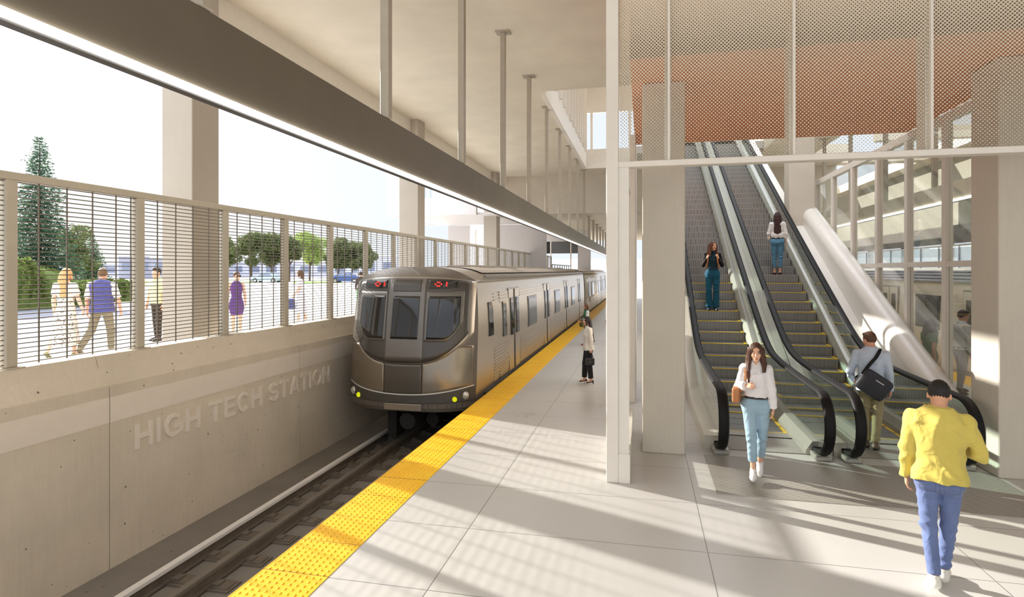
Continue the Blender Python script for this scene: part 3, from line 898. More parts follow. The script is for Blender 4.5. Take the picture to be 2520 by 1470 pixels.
# glazed partition right of the escalators
gp = empty('glazed_partition', (5.06, 14, 0), 0, 'tall white framed glass partition between the escalators and the far train', 'partition')
PY = [9.83, 11.33, 12.80, 14.29, 15.84, 17.38, 18.9, 20.4, 21.9, 23.4]
for y in PY: MB().bbox(5.0, 5.12, y - .065, y + .065, 0, 5.12, .006).build('post', M_white, gp)
MB().bbox(5.0, 5.12, 9.1, 23.47, 5.12, 5.27, .006).build('top_rail', M_white, gp)
MB().bbox(5.01, 5.11, 9.1, 23.4, 2.66, 2.76, .005).build('middle_rail', M_white, gp)
for a, c in zip([9.1] + PY[:-1], PY):
    MB().box(5.055, 5.065, a + .065, c - .065, .02, 2.66).build('pane', M_wglass, gp)
    MB().box(5.055, 5.065, a + .065, c - .065, 2.76, 5.12).build('pane', M_wglass, gp)

# far right side: wall with openings beyond the second track
m = MB(); m.box(14.3, 14.5, YA, 80, 4.3, 8.5); 
for k in range(16): m.box(14.3, 14.5, 2 + 5 * k - .2, 2 + 5 * k + .2, 1.5, 4.3)
m.build('wall_far_right', plain('far_wall_paint', rgb(136, 132, 119), .7, var=.05), kind='structure')
MB().box(9.5, 14.5, YA, 17.05, 8.0, 8.5).box(13.4, 14.5, 17.05, 45, 8.0, 8.5).box(9.5, 14.5, 45, 62, 8.0, 8.5).box(9.5, 13.4, 22.0, 22.4, 8.0, 8.5).box(9.5, 13.4, 27.0, 27.4, 8.0, 8.5).box(9.5, 13.4, 32.2, 33.0, 8.0, 8.5).build('ceiling_right', M_ceil, kind='structure')
rr = empty('railing', (14.2, 20, 1.5), 0, 'distant railing with a pale top rail seen through the glass above the far train', 'railing')
MB().box(14.14, 14.2, 2, 60, 3.74, 3.80).build('top_rail', M_white, rr)
for k in range(24): MB().box(14.14, 14.2, 4 + 1.9 * k, 4.06 + 1.9 * k, 1.5, 3.74).build('post', plain('blue_grey_post', rgb(160, 162, 176), .5), rr)
MB().box(14.15, 14.17, 2, 60, 1.55, 3.74).build('glass_infill', M_glass, rr)
MB().box(14.05, 14.12, 2, 60, 3.86, 4.7).build('trim_6', plain('dark_band', rgb(92, 86, 78), .6), kind='structure')

# ------------------------------------------------------------------ far station building on the left and at the end
M_bldg = plain('station_cladding', rgb(210, 206, 206), .6, var=.02)
st = MB()
st.box(-13.4, -8.4, 29.0, 29.3, 5.5, 6.42); st.box(-13.4, -13.1, 29.3, 36, 5.5, 6.42); st.box(-13.1, -6.8, 29.3, 36.0, 5.52, 5.62)
st.box(-13.4, -12.6, 28.95, 29.0, 5.47, 8.9)
st.box(-13.4, -6.8, 36.0, 36.3, 5.6, 8.9)
st.build('wall_bridge', M_bldg, kind='structure')
def frames():
    m = MB()
    for x in (-13.38, -12.3, -11.1, -9.9, -8.7): m.box(x, x + .1, 29.02, 29.12, 6.42, 8.9)
    m.box(-13.4, -8.4, 29.02, 29.12, 8.8, 8.95); return m
wn = frames().build('window_1', M_white, kind='structure')
MB().box(-13.35, -8.45, 29.06, 29.08, 6.42, 8.9).build('pane', M_glass, wn)
bw = MB(); bw.box(-9.9, -6.7, 36.0, 36.3, ZP, 5.5); bw.box(-12.3, -10.9, 36, 36.3, ZP, 5.5); bw.box(-6.7, -5.9, 36.0, 36.3, 2.6, 5.5); bw.build('wall_bridge_back', M_bldg, kind='structure')
column('concrete_pillar', -13.1, -12.5, 30.2, 30.8, ZP, 5.5, M_conc_col)
MB().bbox(-10.5, -10.42, 36, 36.1, ZP, 5.2, .01).build('door_1', M_white, kind='structure')
# end block with dark windows
eb = MB(); eb.box(-15, -4.0, 46.0, 46.3, 4.9, 8.9); eb.box(-15, -9.9, 46, 46.3, ZP, 4.9); eb.box(-5.0, -4.0, 46, 46.3, ZP, 4.9); eb.build('wall_end', M_bldg, kind='structure')
wd = MB(); wd.box(-9.9, -5.0, 46.1, 46.2, 3.95, 4.9); wd.build('window_2', M_pane, kind='structure')
for x in (-9.0, -7.2, -5.6): MB().box(x, x + .1, 46.0, 46.08, ZP, 4.9).build('trim_7', M_white, kind='structure')
er = empty('glass_railing', (-7, 44, 1.5), 0, 'glass railing with a dark top rail at the far end of the trackside wall', 'railing')
MB().box(-6.98, -6.9, 45.2, 58, 3.02, 3.1).build('top_rail', M_dark, er)
for k in range(9): MB().box(-6.97, -6.91, 45.3 + 1.5 * k, 45.36 + 1.5 * k, 1.5, 3.02).build('post', M_dark, er)
MB().box(-6.95, -6.93, 45.3, 58, 1.55, 3.02).build('glass_infill', M_glass, er)
# low far building beyond the open end
MB().box(-14, 12, 92, 96, -1.2, 4.4).build('wall_distant', plain('hazy_white', rgb(236, 236, 240), .7), kind='structure')
# ================================================================== PLAZA
def leafmat(name, ca, cb, scale=1.2):
    t = NT(name); v = t.coord(); f = t.ramp(t.noise(v, scale, 3), .35, .65)
    c = t.mix(f, ca, cb)
    p = t.bsdf(c, .65, 0, .2)
    tl = t.n('ShaderNodeBsdfTranslucent'); t.l(c, tl.inputs[0])
    mx = t.n('ShaderNodeMixShader'); mx.inputs[0].default_value = .35; t.l(p.outputs[0], mx.inputs[1]); t.l(tl.outputs[0], mx.inputs[2])
    return t.end(mx)
M_con = leafmat('conifer_needles', rgb(50, 76, 60), rgb(84, 112, 84))
M_con2 = leafmat('conifer_needles_light', rgb(58, 86, 62), rgb(96, 122, 84))
M_dec = leafmat('tree_leaves', rgb(82, 96, 58), rgb(122, 132, 84))
M_decb = leafmat('tree_leaves_bright', rgb(128, 152, 66), rgb(172, 188, 112))
M_hedge = leafmat('hedge_leaves', rgb(86, 104, 48), rgb(126, 140, 72), 2.5)
M_bark = plain('bark', rgb(92, 78, 66), .9, var=.15, bump=.3)
M_lawn = plain('lawn', rgb(152, 162, 84), .9, var=.12, scale=3, bump=.3)
M_lawnd = plain('lawn_verge', rgb(132, 150, 76), .9, var=.15, scale=3, bump=.3)

def leaves(centers, size, rg, aspect=1.6, droop=0.0):
    """one small leaf quad at each centre"""
    n = len(centers); C = np.asarray(centers, np.float32)
    a = rg.normal(size=(n, 3)); a /= np.linalg.norm(a, axis=1, keepdims=True)
    a[:, 2] -= droop; a /= np.linalg.norm(a, axis=1, keepdims=True)
    b = np.cross(a, rg.normal(size=(n, 3))); b /= np.linalg.norm(b, axis=1, keepdims=True)
    s = size * rg.uniform(.6, 1.3, (n, 1))
    A = a * s * aspect; B = b * s
    V = np.stack([C - A, C + B * .8, C + A, C - B * .8], 1).reshape(-1, 3)
    F = np.arange(n * 4).reshape(n, 4)
    return V, F

def conifer(x, y, h, r, label, seed, mt, dens=1.0):
    e = empty('conifer_tree', (x, y, ZP), 0, label, 'tree')
    rg = np.random.default_rng(seed)
    m = MB(); m.tube([(0, 0, 0), (0, 0, h * .5), (.03, 0, h * .98)], [h * .018, h * .011, .012], 8); m.build('trunk', M_bark, e, local=True)
    V = []; F = []; nv = 0
    z = h * .06; tw = MB()
    while z < h * .985:
        f = 1 - z / h; L0 = r * (f ** .85) * 1.0 + .12
        nb = max(4, int((7 + 9 * f) * dens)); ph = rg.uniform(0, 6)
        for k in range(nb):
            a = ph + 2 * PI * k / nb + rg.uniform(-.25, .25); L = L0 * rg.uniform(.65, 1.15)
            rise = .10 + .25 * (1 - f)
            npt = max(6, int(L * 16 * dens))
            t = rg.uniform(.12, 1, npt)
            px = np.cos(a) * L * t; py = np.sin(a) * L * t; pz = z + L * (rise * t - .42 * f * t * t - .02)
            wd = (.05 + .22 * L * (1 - t) * .6 + .05)
            off = rg.normal(size=(npt, 3)) * wd[:, None] * np.array([.55, .55, .28])
            P = np.stack([px, py, pz], 1) + off
            # sprays lie along the branch
            d = np.stack([np.full(npt, np.cos(a)), np.full(npt, np.sin(a)), np.full(npt, -.25 * f)], 1) + rg.normal(size=(npt, 3)) * .45
            d /= np.linalg.norm(d, axis=1, keepdims=True)
            sd = np.cross(d, rg.normal(size=(npt, 3))); sd /= np.linalg.norm(sd, axis=1, keepdims=True)
            s = rg.uniform(.10, .21, (npt, 1)) * (.55 + .45 * f); 
            q = np.stack([P - d * s, P + sd * s * .3, P + d * s, P - sd * s * .3], 1).reshape(-1, 3)
            V.append(q); F.append(np.arange(npt * 4).reshape(-1, 4) + nv); nv += npt * 4
        z += h * (.016 + .014 * f)
    npmesh('foliage', np.concatenate(V), np.concatenate(F), mt, e, smooth=False)
    return e

def broadleaf(x, y, h, r, label, seed, mt, leaf=.16, n=2600, trunk=.32, group=None):
    e = empty('broadleaf_tree', (x, y, ZP), 0, label, 'tree', group)
    rg = np.random.default_rng(seed)
    m = MB(); m.tube([(0, 0, 0), (.05, 0, h * trunk), (.1, .05, h * .7)], [h * .022, h * .016, h * .006], 8)
    for k in range(6):
        a = k * 1.05 + seed; m.tube([(.05, 0, h * (trunk + .03 * k)), (math.cos(a) * r * .5, math.sin(a) * r * .5, h * (trunk + .2 + .04 * k))], [h * .009, h * .003], 6)
    m.build('trunk', M_bark, e, local=True)
    # crown of overlapping clumps
    nc = 16; C = []
    for k in range(nc):
        a = rg.uniform(0, 2 * PI); rr = r * rg.uniform(.1, .68); zz = h * rg.uniform(trunk + .12, .88)
        wz = 1 - abs((zz / h - (trunk + .35)) / .5) ** 2 * .6
        C.append((math.cos(a) * rr * wz, math.sin(a) * rr * wz, zz, r * rg.uniform(.32, .52)))
    P = []
    for cx, cy, cz, cr in C:
        q = rg.normal(size=(n // nc, 3)); q /= np.linalg.norm(q, axis=1, keepdims=True); q *= cr * rg.uniform(.55, 1.02, (len(q), 1)); q[:, 2] *= .8
        P.append(q + np.array([cx, cy, cz]))
    V, F = leaves(np.concatenate(P), leaf, rg)
    npmesh('foliage', V, F, mt, e, smooth=False)
    return e

def px(u, v=None, depth=10.0, z=None):
    """point seen at photo pixel column u, at a given camera depth (used once to lay out the plaza)"""
    a = (u - 1260) / 1437.; th = math.atan(322 / 1437.); c, s = math.cos(th), math.sin(th)
    return ((a * c - s) * depth, (a * s + c) * depth)

X_, Y_ = px(97, depth=40); conifer(X_, Y_, 11.0, 2.75, 'tall dark conifer rising above the fence beside the green mound', 3, M_con, 1.25)
X_, Y_ = px(226, depth=70); conifer(X_, Y_, 6.2, 2.0, 'small conifer standing in front of the low grey buildings', 5, M_con2, 1.0)
X_, Y_ = px(185, depth=62); broadleaf(X_, Y_, 6.6, 2.2, 'slim leafy tree just behind the tall conifer', 9, M_dec, .10, 4500, .15)
X_, Y_ = px(-30, depth=34); conifer(X_, Y_, 8.5, 2.6, 'dark conifer at the left edge behind the first fence post', 4, M_con, 1.1)
for i, (u, dp, h, r, lab, mt) in enumerate((
    (552, 92, 7.6, 2.6, 'dark leafy tree nearest the broad concrete column on the plaza', M_dec),
    (618, 90, 8.0, 3.0, 'rounded leafy tree above the purple dressed pedestrian', M_dec),
    (668, 92, 8.0, 2.9, 'leafy tree directly behind the pale blue car', M_dec),
    (712, 94, 7.8, 2.6, 'leafy tree left of the bright lime green tree', M_dec),
    (762, 100, 8.6, 3.8, 'bright lime green tree in the middle of the tree row', M_decb),
    (833, 92, 7.0, 2.5, 'leafy tree right of the bright lime green tree', M_dec),
    (866, 95, 7.4, 2.6, 'leafy tree behind the dark blue car', M_dec),
    (893, 92, 6.8, 2.3, 'last leafy tree of the row before the long grey building', M_dec))):
    X_, Y_ = px(u, depth=dp); broadleaf(X_, Y_, h, r, lab, 20 + i, mt, .115, 7000, .26, 'row of plaza trees')

# hedges: leafy mounds
def hedge(poly_pts, h, w, label, seed, n, name='hedge'):
    """rounded leafy bank along a line of ground points"""
    rg = np.random.default_rng(seed); P = [Vector((a, b, ZP)) for a, b in poly_pts]
    e = empty(name, tuple(P[0]), 0, label, 'hedge')
    m = MB()
    def S(u, v):
        t = u * (len(P) - 1); i = min(int(t), len(P) - 2); f = t - i
        c = P[i].lerp(P[i + 1], f); d = (P[i + 1] - P[i]).normalized(); sd = Vector((-d.y, d.x, 0))
        hh = (h[i] * (1 - f) + h[i + 1] * f) * math.sin(PI * min(max(u * 8, 0), .5)) if True else h[0]
        a = PI * v; k = 1 + .06 * math.sin(u * 40 + v * 9) + .05 * math.sin(u * 91)
        return tuple(c + sd * (-math.cos(a) * w * .5 * k) + Vector((0, 0, abs(math.sin(a)) ** .6 * hh * k)))
    m.grid(S, 60, 14)
    m.build('bank', M_hedge, e)
    C = []
    for k in range(n):
        q = S(rg.uniform(0, 1), rg.uniform(.03, .97)); C.append((q[0] - P[0].x + rg.normal() * .05, q[1] - P[0].y + rg.normal() * .05, q[2] - P[0].z + rg.normal() * .05))
    V, F = leaves(C, .055, rg)
    npmesh('foliage', V, F, M_hedge, e, smooth=False)
    return e
hedge([px(-120, depth=23.5), px(0, depth=26), px(80, depth=27.0), px(150, depth=28.5), px(178, depth=29.0)], [2.6, 2.35, 1.9, .95, .5], 3.4, 'large rounded green bank at the far left of the plaza', 1, 12000, 'hedge_bank')
hedge([px(190, depth=31), px(260, depth=32.5), px(352, depth=33.5)], [1.0, 1.15, 1.0], 1.6, 'low clipped hedge running behind the walking couple', 2, 5000)
def lawn(name, pts, label, mt):
    m = MB(); vs = [(a, b, ZP + .02) for a, b in pts] + [(a, b, ZP - .05) for a, b in pts]; n = len(pts)
    m.add(vs, [tuple(range(n))] + [(i, n + i, n + (i + 1) % n, (i + 1) % n) for i in range(n)]); o = m.build(name, mt, fix=True); o['kind'] = 'stuff'; o['label'] = label; o['category'] = 'grass'
lawn('lawn', [px(-300, depth=60), px(60, depth=48), px(200, depth=58), px(405, depth=70), px(405, depth=110), px(-300, depth=110)], 'sunlit lawn stretching behind the clipped hedge', M_lawn)
lawn('grass_verge', [px(520, depth=86), px(640, depth=84), px(640, depth=90), px(520, depth=92)], 'narrow strip of grass under the row of trees left of the pale blue car', M_lawnd)
lawn('grass_verge', [px(722, depth=78), px(842, depth=80), px(842, depth=92), px(722, depth=90)], 'strip of grass between the two parked cars', M_lawnd)

# low buildings
def building(name, u0, u1, depth, h, dd, label, mt, win=True):
    x0, y0 = px(u0, depth=depth); x1, y1 = px(u1, depth=depth)
    e = empty(name, ((x0 + x1) / 2, (y0 + y1) / 2, ZP), 0, label, 'building')
    d = Vector((x1 - x0, y1 - y0, 0)); L = d.length; d.normalize(); nb = Vector((-d.y, d.x, 0))
    A = Vector((x0, y0, ZP))
    def blk(m, a, b, f, g, z0, z1):
        vs = [A + d * s_ + nb * t_ + Vector((0, 0, z)) for z in (z0, z1) for s_, t_ in ((a, f), (b, f), (b, g), (a, g))]
        m.add(vs, [(0, 3, 2, 1), (4, 5, 6, 7), (0, 1, 5, 4), (1, 2, 6, 5), (2, 3, 7, 6), (3, 0, 4, 7)])
    m = MB(); blk(m, 0, L, 0, dd, 0, h); m.build('wall', mt, e)
    m = MB(); blk(m, -.2, L + .2, -.2, dd + .2, h, h + .25); m.build('roof', M_stringer, e)
    if win:
        n = max(2, int(L / 4))
        for k in range(n):
            m = MB(); blk(m, L * (k + .2) / n, L * (k + .8) / n, -.05, .05, h * .35, h * .75); m.build('window', M_bwin, e)
M_bwin = plain('far_window', rgb(120, 128, 150), .3, var=.05)
M_bgrey = plain('grey_lavender_wall', rgb(186, 188, 204), .7, var=.03)
M_bgrey2 = plain('mid_grey_wall', rgb(150, 152, 170), .7, var=.03)
building('office_building', 292, 372, 130, 4.8, 20, 'flat roofed grey building behind the small conifer', M_bgrey2)
building('office_building', 372, 470, 125, 4.4, 20, 'low grey building partly hidden by the broad plaza column', M_bgrey2)
building('office_building', 130, 292, 150, 3.4, 20, 'long low pale building beyond the lawn', M_bgrey)
building('office_building', 880, 985, 120, 4.6, 25, 'long grey building at the end of the tree row', M_bgrey)
building('office_building', 520, 900, 150, 3.8, 25, 'very long low building behind the row of trees', M_bgrey)

# cars
M_tyre = plain('tyre', rgb(34, 33, 33), .7)
M_rim = plain('wheel_rim', rgb(190, 190, 190), .3, .7)
def car(u, depth, head, label, col, seed):
    x, y = px(u, depth=depth); e = empty('car', (x, y, ZP), head, label, 'car')
    paint = plain('car_paint_%d' % seed, col, .25, .2, var=.02)
    L = 2.15
    body = [(-L, .30), (-L, .62), (-1.95, .84), (-1.2, .92), (1.15, .95), (1.95, .80), (L, .60), (L - .03, .30), (1.72, .26), (1.62, .52), (1.35, .64), (1.08, .52), (.98, .24), (-.98, .24), (-1.08, .52), (-1.35, .64), (-1.62, .52), (-1.72, .26)]
    m = MB()
    def pr(poly, ya, yb, tap=0.0):
        n = len(poly); vs = []
        for yy, t in ((-yb, tap), (-ya, 0), (ya, 0), (yb, tap)):
            vs += [(p * (1 - t * .04), yy, q - t * .03) for p, q in poly]
        return vs, n
    m.prism(body, 'y', -.84, .84); m.build('body', paint, e, local=True, fix=True)
    roof = [(-1.25, .90), (-.70, 1.36), (-.30, 1.45), (.45, 1.43), (1.0, 1.22), (1.65, .90)]
    m = MB(); n = len(roof); vs = [(p, s_ * (.80 if q < 1 else .62), q) for s_ in (-1, 1) for p, q in roof]
    m.add(vs, [tuple(range(n - 1, -1, -1)), tuple(range(n, 2 * n))] + [(i, i + 1, n + i + 1, n + i) for i in range(n - 1)]); m.build('cabin', paint, e, local=True, fix=True)
    m = MB()
    for s_ in (-1, 1):
        for poly in ([(-.98, .95), (-.62, 1.32), (-.12, 1.37), (-.12, .95)], [(-.04, .95), (-.04, 1.37), (.42, 1.35), (.92, 1.17), (1.2, .95)]):
            vs = [(p, s_ * (.815 - .19 * max(0, (q - .93)) / .5), q) for p, q in poly]; vs2 = [(p, yy + s_ * .012, q) for p, yy, q in vs]
            m.add(vs2, [tuple(range(len(poly)))])
    m.add([(-1.2, -.7, .94), (-1.2, .7, .94), (-.72, .58, 1.35), (-.72, -.58, 1.35)], [(0, 1, 2, 3)]); m.build('windows', M_bwin, e, local=True)
    for wx in (-1.35, 1.35):
        for s_ in (-1, 1):
            m = MB(); m.tube([(wx, s_ * .66, .32), (wx, s_ * .86, .32)], .32, 18); w_ = m.build('wheel', M_tyre, e, local=True)
            m = MB(); m.tube([(wx, s_ * .80, .32), (wx, s_ * .872, .32)], .20, 12); m.build('rim', M_rim, w_, local=True)
    m = MB(); m.box(-L - .01, -L + .06, -.75, -.45, .60, .72); m.box(-L - .01, -L + .06, .45, .75, .60, .72); m.build('headlight', M_lamp, e, local=True)
    return e
car(657, 84, math.radians(8), 'pale blue car parked in front of the leafy trees', rgb(176, 196, 206), 1)
car(853, 82, math.radians(190), 'dark blue car parked right of the bright green tree', rgb(66, 92, 150), 2)
car(905, 90, math.radians(175), 'white car parked beyond the dark blue car', rgb(228, 230, 236), 3)
# ================================================================== PEOPLE
V3 = lambda *a: np.array(a, np.float64)
def nrm(v): v = np.asarray(v, float); return v / np.linalg.norm(v)
def rotx(a): c, s = math.cos(a), math.sin(a); return np.array([[1, 0, 0], [0, c, -s], [0, s, c]])
def roty(a): c, s = math.cos(a), math.sin(a); return np.array([[c, 0, s], [0, 1, 0], [-s, 0, c]])
def rotz(a): c, s = math.cos(a), math.sin(a); return np.array([[c, -s, 0], [s, c, 0], [0, 0, 1]])

class Field:
    """signed distance grid that blends tapered limbs, ellipsoids and lofts into one continuous surface"""
    def __init__(s, lo, hi, h):
        s.h = h; s.lo = np.array(lo, float)
        n = np.ceil((np.array(hi) - s.lo) / h).astype(int) + 1
        s.ax = [(s.lo[i] + h * np.arange(n[i])).astype(np.float32) for i in range(3)]
        s.D = np.full(n, .3, np.float32)
    def sub(s, lo, hi, m=.07):
        sl = []
        for i in range(3):
            a = int(np.clip(np.floor((lo[i] - m - s.lo[i]) / s.h), 0, s.D.shape[i])); b = int(np.clip(np.ceil((hi[i] + m - s.lo[i]) / s.h) + 1, 0, s.D.shape[i]))
            sl.append(slice(a, max(a, b)))
        g = [s.ax[0][sl[0]][:, None, None], s.ax[1][sl[1]][None, :, None], s.ax[2][sl[2]][None, None, :]]
        return tuple(sl), g
    def blend(s, sl, d, k, carve=False):
        a = s.D[sl]
        if carve:
            b = -d; h = np.clip(.5 - .5 * (b - a) / k, 0, 1); s.D[sl] = a * h + b * (1 - h) + k * h * (1 - h)
        else:
            h = np.clip(.5 + .5 * (a - d) / k, 0, 1); s.D[sl] = a * (1 - h) + d * h - k * h * (1 - h)
    def rc(s, a, b, ra, rb, k=.02, cut=None, carve=False, flat=None):
        a = np.asarray(a, float); b = np.asarray(b, float); r = max(ra, rb)
        sl, (X, Y, Z) = s.sub(np.minimum(a, b) - r, np.maximum(a, b) + r)
        if min(x.size for x in (X, Y, Z)) == 0: return
        ba = b - a; L = float(ba @ ba) + 1e-9
        px, py, pz = X - a[0], Y - a[1], Z - a[2]
        t = np.clip((px * ba[0] + py * ba[1] + pz * ba[2]) / L, 0, 1)
        qx, qy, qz = px - ba[0] * t, py - ba[1] * t, pz - ba[2] * t
        if flat is not None:      # (direction, factor): thinner along a direction
            n, f = flat; q = qx * n[0] + qy * n[1] + qz * n[2]; e = q * (f - 1)
            qx, qy, qz = qx + n[0] * e, qy + n[1] * e, qz + n[2] * e
        d = np.sqrt(qx * qx + qy * qy + qz * qz) - (ra + (rb - ra) * t)
        if cut is not None:
            for p0, n in cut:
                d = np.maximum(d, (X - p0[0]) * n[0] + (Y - p0[1]) * n[1] + (Z - p0[2]) * n[2])
        s.blend(sl, d.astype(np.float32), k, carve)
    def ell(s, c, r, R=None, k=.02, carve=False):
        c = np.asarray(c, float); r = np.asarray(r, float); R = np.eye(3) if R is None else R; m = r.max()
        sl, (X, Y, Z) = s.sub(c - m, c + m)
        if min(x.size for x in (X, Y, Z)) == 0: return
        p = (X - c[0], Y - c[1], Z - c[2])
        q = [p[0] * R[0, i] + p[1] * R[1, i] + p[2] * R[2, i] for i in range(3)]
        k0 = np.sqrt(sum((q[i] / r[i]) ** 2 for i in range(3))); k1 = np.sqrt(sum((q[i] / r[i] ** 2) ** 2 for i in range(3))) + 1e-6
        s.blend(sl, (k0 * (k0 - 1) / k1).astype(np.float32), k, carve)
    def loft(s, O, R, tab, off=0.0, k=.02, pw=2.4, zr=None, wob=None):
        tab = np.array(tab, float); z0, z1 = (tab[0, 0], tab[-1, 0]) if zr is None else zr
        m = max(tab[:, 1].max(), tab[:, 2].max()) + off + .02
        cs = np.array([O + R @ V3(0, 0, z0), O + R @ V3(0, 0, z1)])
        sl, (X, Y, Z) = s.sub(cs.min(0) - m, cs.max(0) + m)
        p = (X - O[0], Y - O[1], Z - O[2])
        x, y, z = [p[0] * R[0, i] + p[1] * R[1, i] + p[2] * R[2, i] for i in range(3)]
        a = np.interp(z, tab[:, 0], tab[:, 1]) + off; b = np.interp(z, tab[:, 0], tab[:, 2]) + off; yc = np.interp(z, tab[:, 0], tab[:, 3])
        if wob is not None:
            th = np.arctan2(y - yc, x); w = 1 + wob[0] * np.sin(wob[1] * th + 3 * z) * np.clip((z1 - z) / max(z1 - z0, .01), 0, 1); a = a * w; b = b * w
        k0 = (np.abs(x / a) ** pw + np.abs((y - yc) / b) ** pw) ** (1 / pw)
        d = (k0 - 1) * np.minimum(a, b)
        d = np.maximum(d, np.maximum(z - z1, z0 - z))
        s.blend(sl, d.astype(np.float32), k)
    def disp(s, fn):
        X, Y, Z = s.ax[0][:, None, None], s.ax[1][None, :, None], s.ax[2][None, None, :]
        s.D += fn(X, Y, Z).astype(np.float32)
    def cut(s, fn):
        X, Y, Z = s.ax[0][:, None, None], s.ax[1][None, :, None], s.ax[2][None, None, :]
        s.D = np.maximum(s.D, fn(X, Y, Z).astype(np.float32))
    def mesh(s):
        D = s.D; D[0] = D[-1] = .3; D[:, 0] = D[:, -1] = .3; D[:, :, 0] = D[:, :, -1] = .3
        S = D < 0; n = np.array(D.shape); acc = np.zeros(tuple(n - 1) + (3,), np.float32); cnt = np.zeros(tuple(n - 1), np.float32)
        edges = []
        for ax in range(3):
            lo = [slice(None)] * 3; hi = [slice(None)] * 3; lo[ax] = slice(0, -1); hi[ax] = slice(1, None)
            a, b = D[tuple(lo)], D[tuple(hi)]; cr = S[tuple(lo)] != S[tuple(hi)]
            I = np.argwhere(cr); t = a[cr] / (a[cr] - b[cr])
            P = I.astype(np.float32); P[:, ax] += t
            o = [i for i in range(3) if i != ax]
            for d0 in (0, 1):
                for d1 in (0, 1):
                    J = I.copy(); J[:, o[0]] -= d0; J[:, o[1]] -= d1
                    ok = np.all((J >= 0) & (J < n - 1), axis=1); Jk = J[ok]
                    np.add.at(acc, (Jk[:, 0], Jk[:, 1], Jk[:, 2]), P[ok]); np.add.at(cnt, (Jk[:, 0], Jk[:, 1], Jk[:, 2]), 1)
            edges.append((ax, o, I, S[tuple(lo)][cr]))
        ids = np.full(cnt.shape, -1, np.int64); mk = cnt > 0; ids[mk] = np.arange(mk.sum())
        V = acc[mk] / cnt[mk][:, None] * s.h + s.lo
        F = []
        for ax, o, I, ins in edges:
            q = []
            for d0, d1 in ((1, 1), (0, 1), (0, 0), (1, 0)):
                J = I.copy(); J[:, o[0]] -= d0; J[:, o[1]] -= d1; q.append(ids[np.clip(J[:, 0], 0, n[0] - 2), np.clip(J[:, 1], 0, n[1] - 2), np.clip(J[:, 2], 0, n[2] - 2)])
            q = np.stack(q, 1); flip = ins if ax != 1 else ~ins
            q[~flip] = q[~flip][:, ::-1]; F.append(q)
        F = np.concatenate(F); F = F[(F >= 0).all(1)]
        return V, F

def refine(V, F, mask, n=4):
    """split the chosen quads n x n without moving the surface, so that small colour areas get clean outlines"""
    Q = F[mask]; C = V[Q]; g = np.linspace(0, 1, n + 1)
    P = [[(C[:, 0] * (1 - a) + C[:, 1] * a) * (1 - b) + (C[:, 3] * (1 - a) + C[:, 2] * a) * b for a in g] for b in g]
    P = np.array(P).transpose(2, 0, 1, 3).reshape(-1, 3)
    U, inv = np.unique(np.round(P / 2e-6).astype(np.int64), axis=0, return_inverse=True); inv = inv.reshape(-1)
    first = np.zeros(len(U), int); first[inv] = np.arange(len(P)); base = len(V)
    k = n + 1; idx = inv.reshape(-1, k, k) + base
    q = np.stack([idx[:, :-1, :-1], idx[:, :-1, 1:], idx[:, 1:, 1:], idx[:, 1:, :-1]], -1).reshape(-1, 4)
    return np.concatenate([V, P[first]]), np.concatenate([F[~mask], q])

def relax(V, F, it=2, lam=.5):
    for _ in range(it):
        A = np.zeros_like(V); C = np.zeros(len(V))
        for i in range(4):
            a, b = F[:, i], F[:, (i + 1) % 4]
            np.add.at(A, a, V[b]); np.add.at(A, b, V[a]); np.add.at(C, a, 1); np.add.at(C, b, 1)
        V = V + lam * (A / np.maximum(C, 1)[:, None] - V)
    return V

TM = [(-.14, .150, .105, -.01), (-.08, .170, .122, -.012), (-.01, .168, .118, -.008), (.07, .156, .108, .002), (.16, .152, .105, .004), (.26, .162, .112, .002), (.36, .178, .120, -.004), (.43, .182, .112, -.014), (.48, .155, .092, -.02), (.525, .105, .07, -.02), (.565, .066, .06, -.018)]
TF = [(-.14, .155, .112, -.012), (-.07, .174, .124, -.015), (-.01, .165, .112, -.008), (.07, .138, .098, .004), (.14, .122, .088, .006), (.23, .134, .096, .004), (.31, .150, .112, .012), (.38, .154, .105, .004), (.44, .150, .088, -.010), (.485, .128, .074, -.016), (.525, .078, .06, -.016), (.555, .052, .052, -.014)]
M_eyew = plain('eye_white', rgb(236, 230, 224), .3, var=0)
M_iris = plain('eye_iris', rgb(52, 36, 28), .25, var=0)

def skin_mat(name, col):
    if name in MATS: return MATS[name]
    t = NT(name); v = t.coord(); f = t.ramp(t.noise(v, 14, 3), .3, .7)
    c = t.mix(f, sc(col, .95), sc(col, 1.04)); p = t.bsdf(c, .5, 0, .35)
    p.inputs['Subsurface Weight'].default_value = .08; p.inputs['Subsurface Radius'].default_value = (.02, .008, .004)
    MATS[name] = t.end(p); return MATS[name]

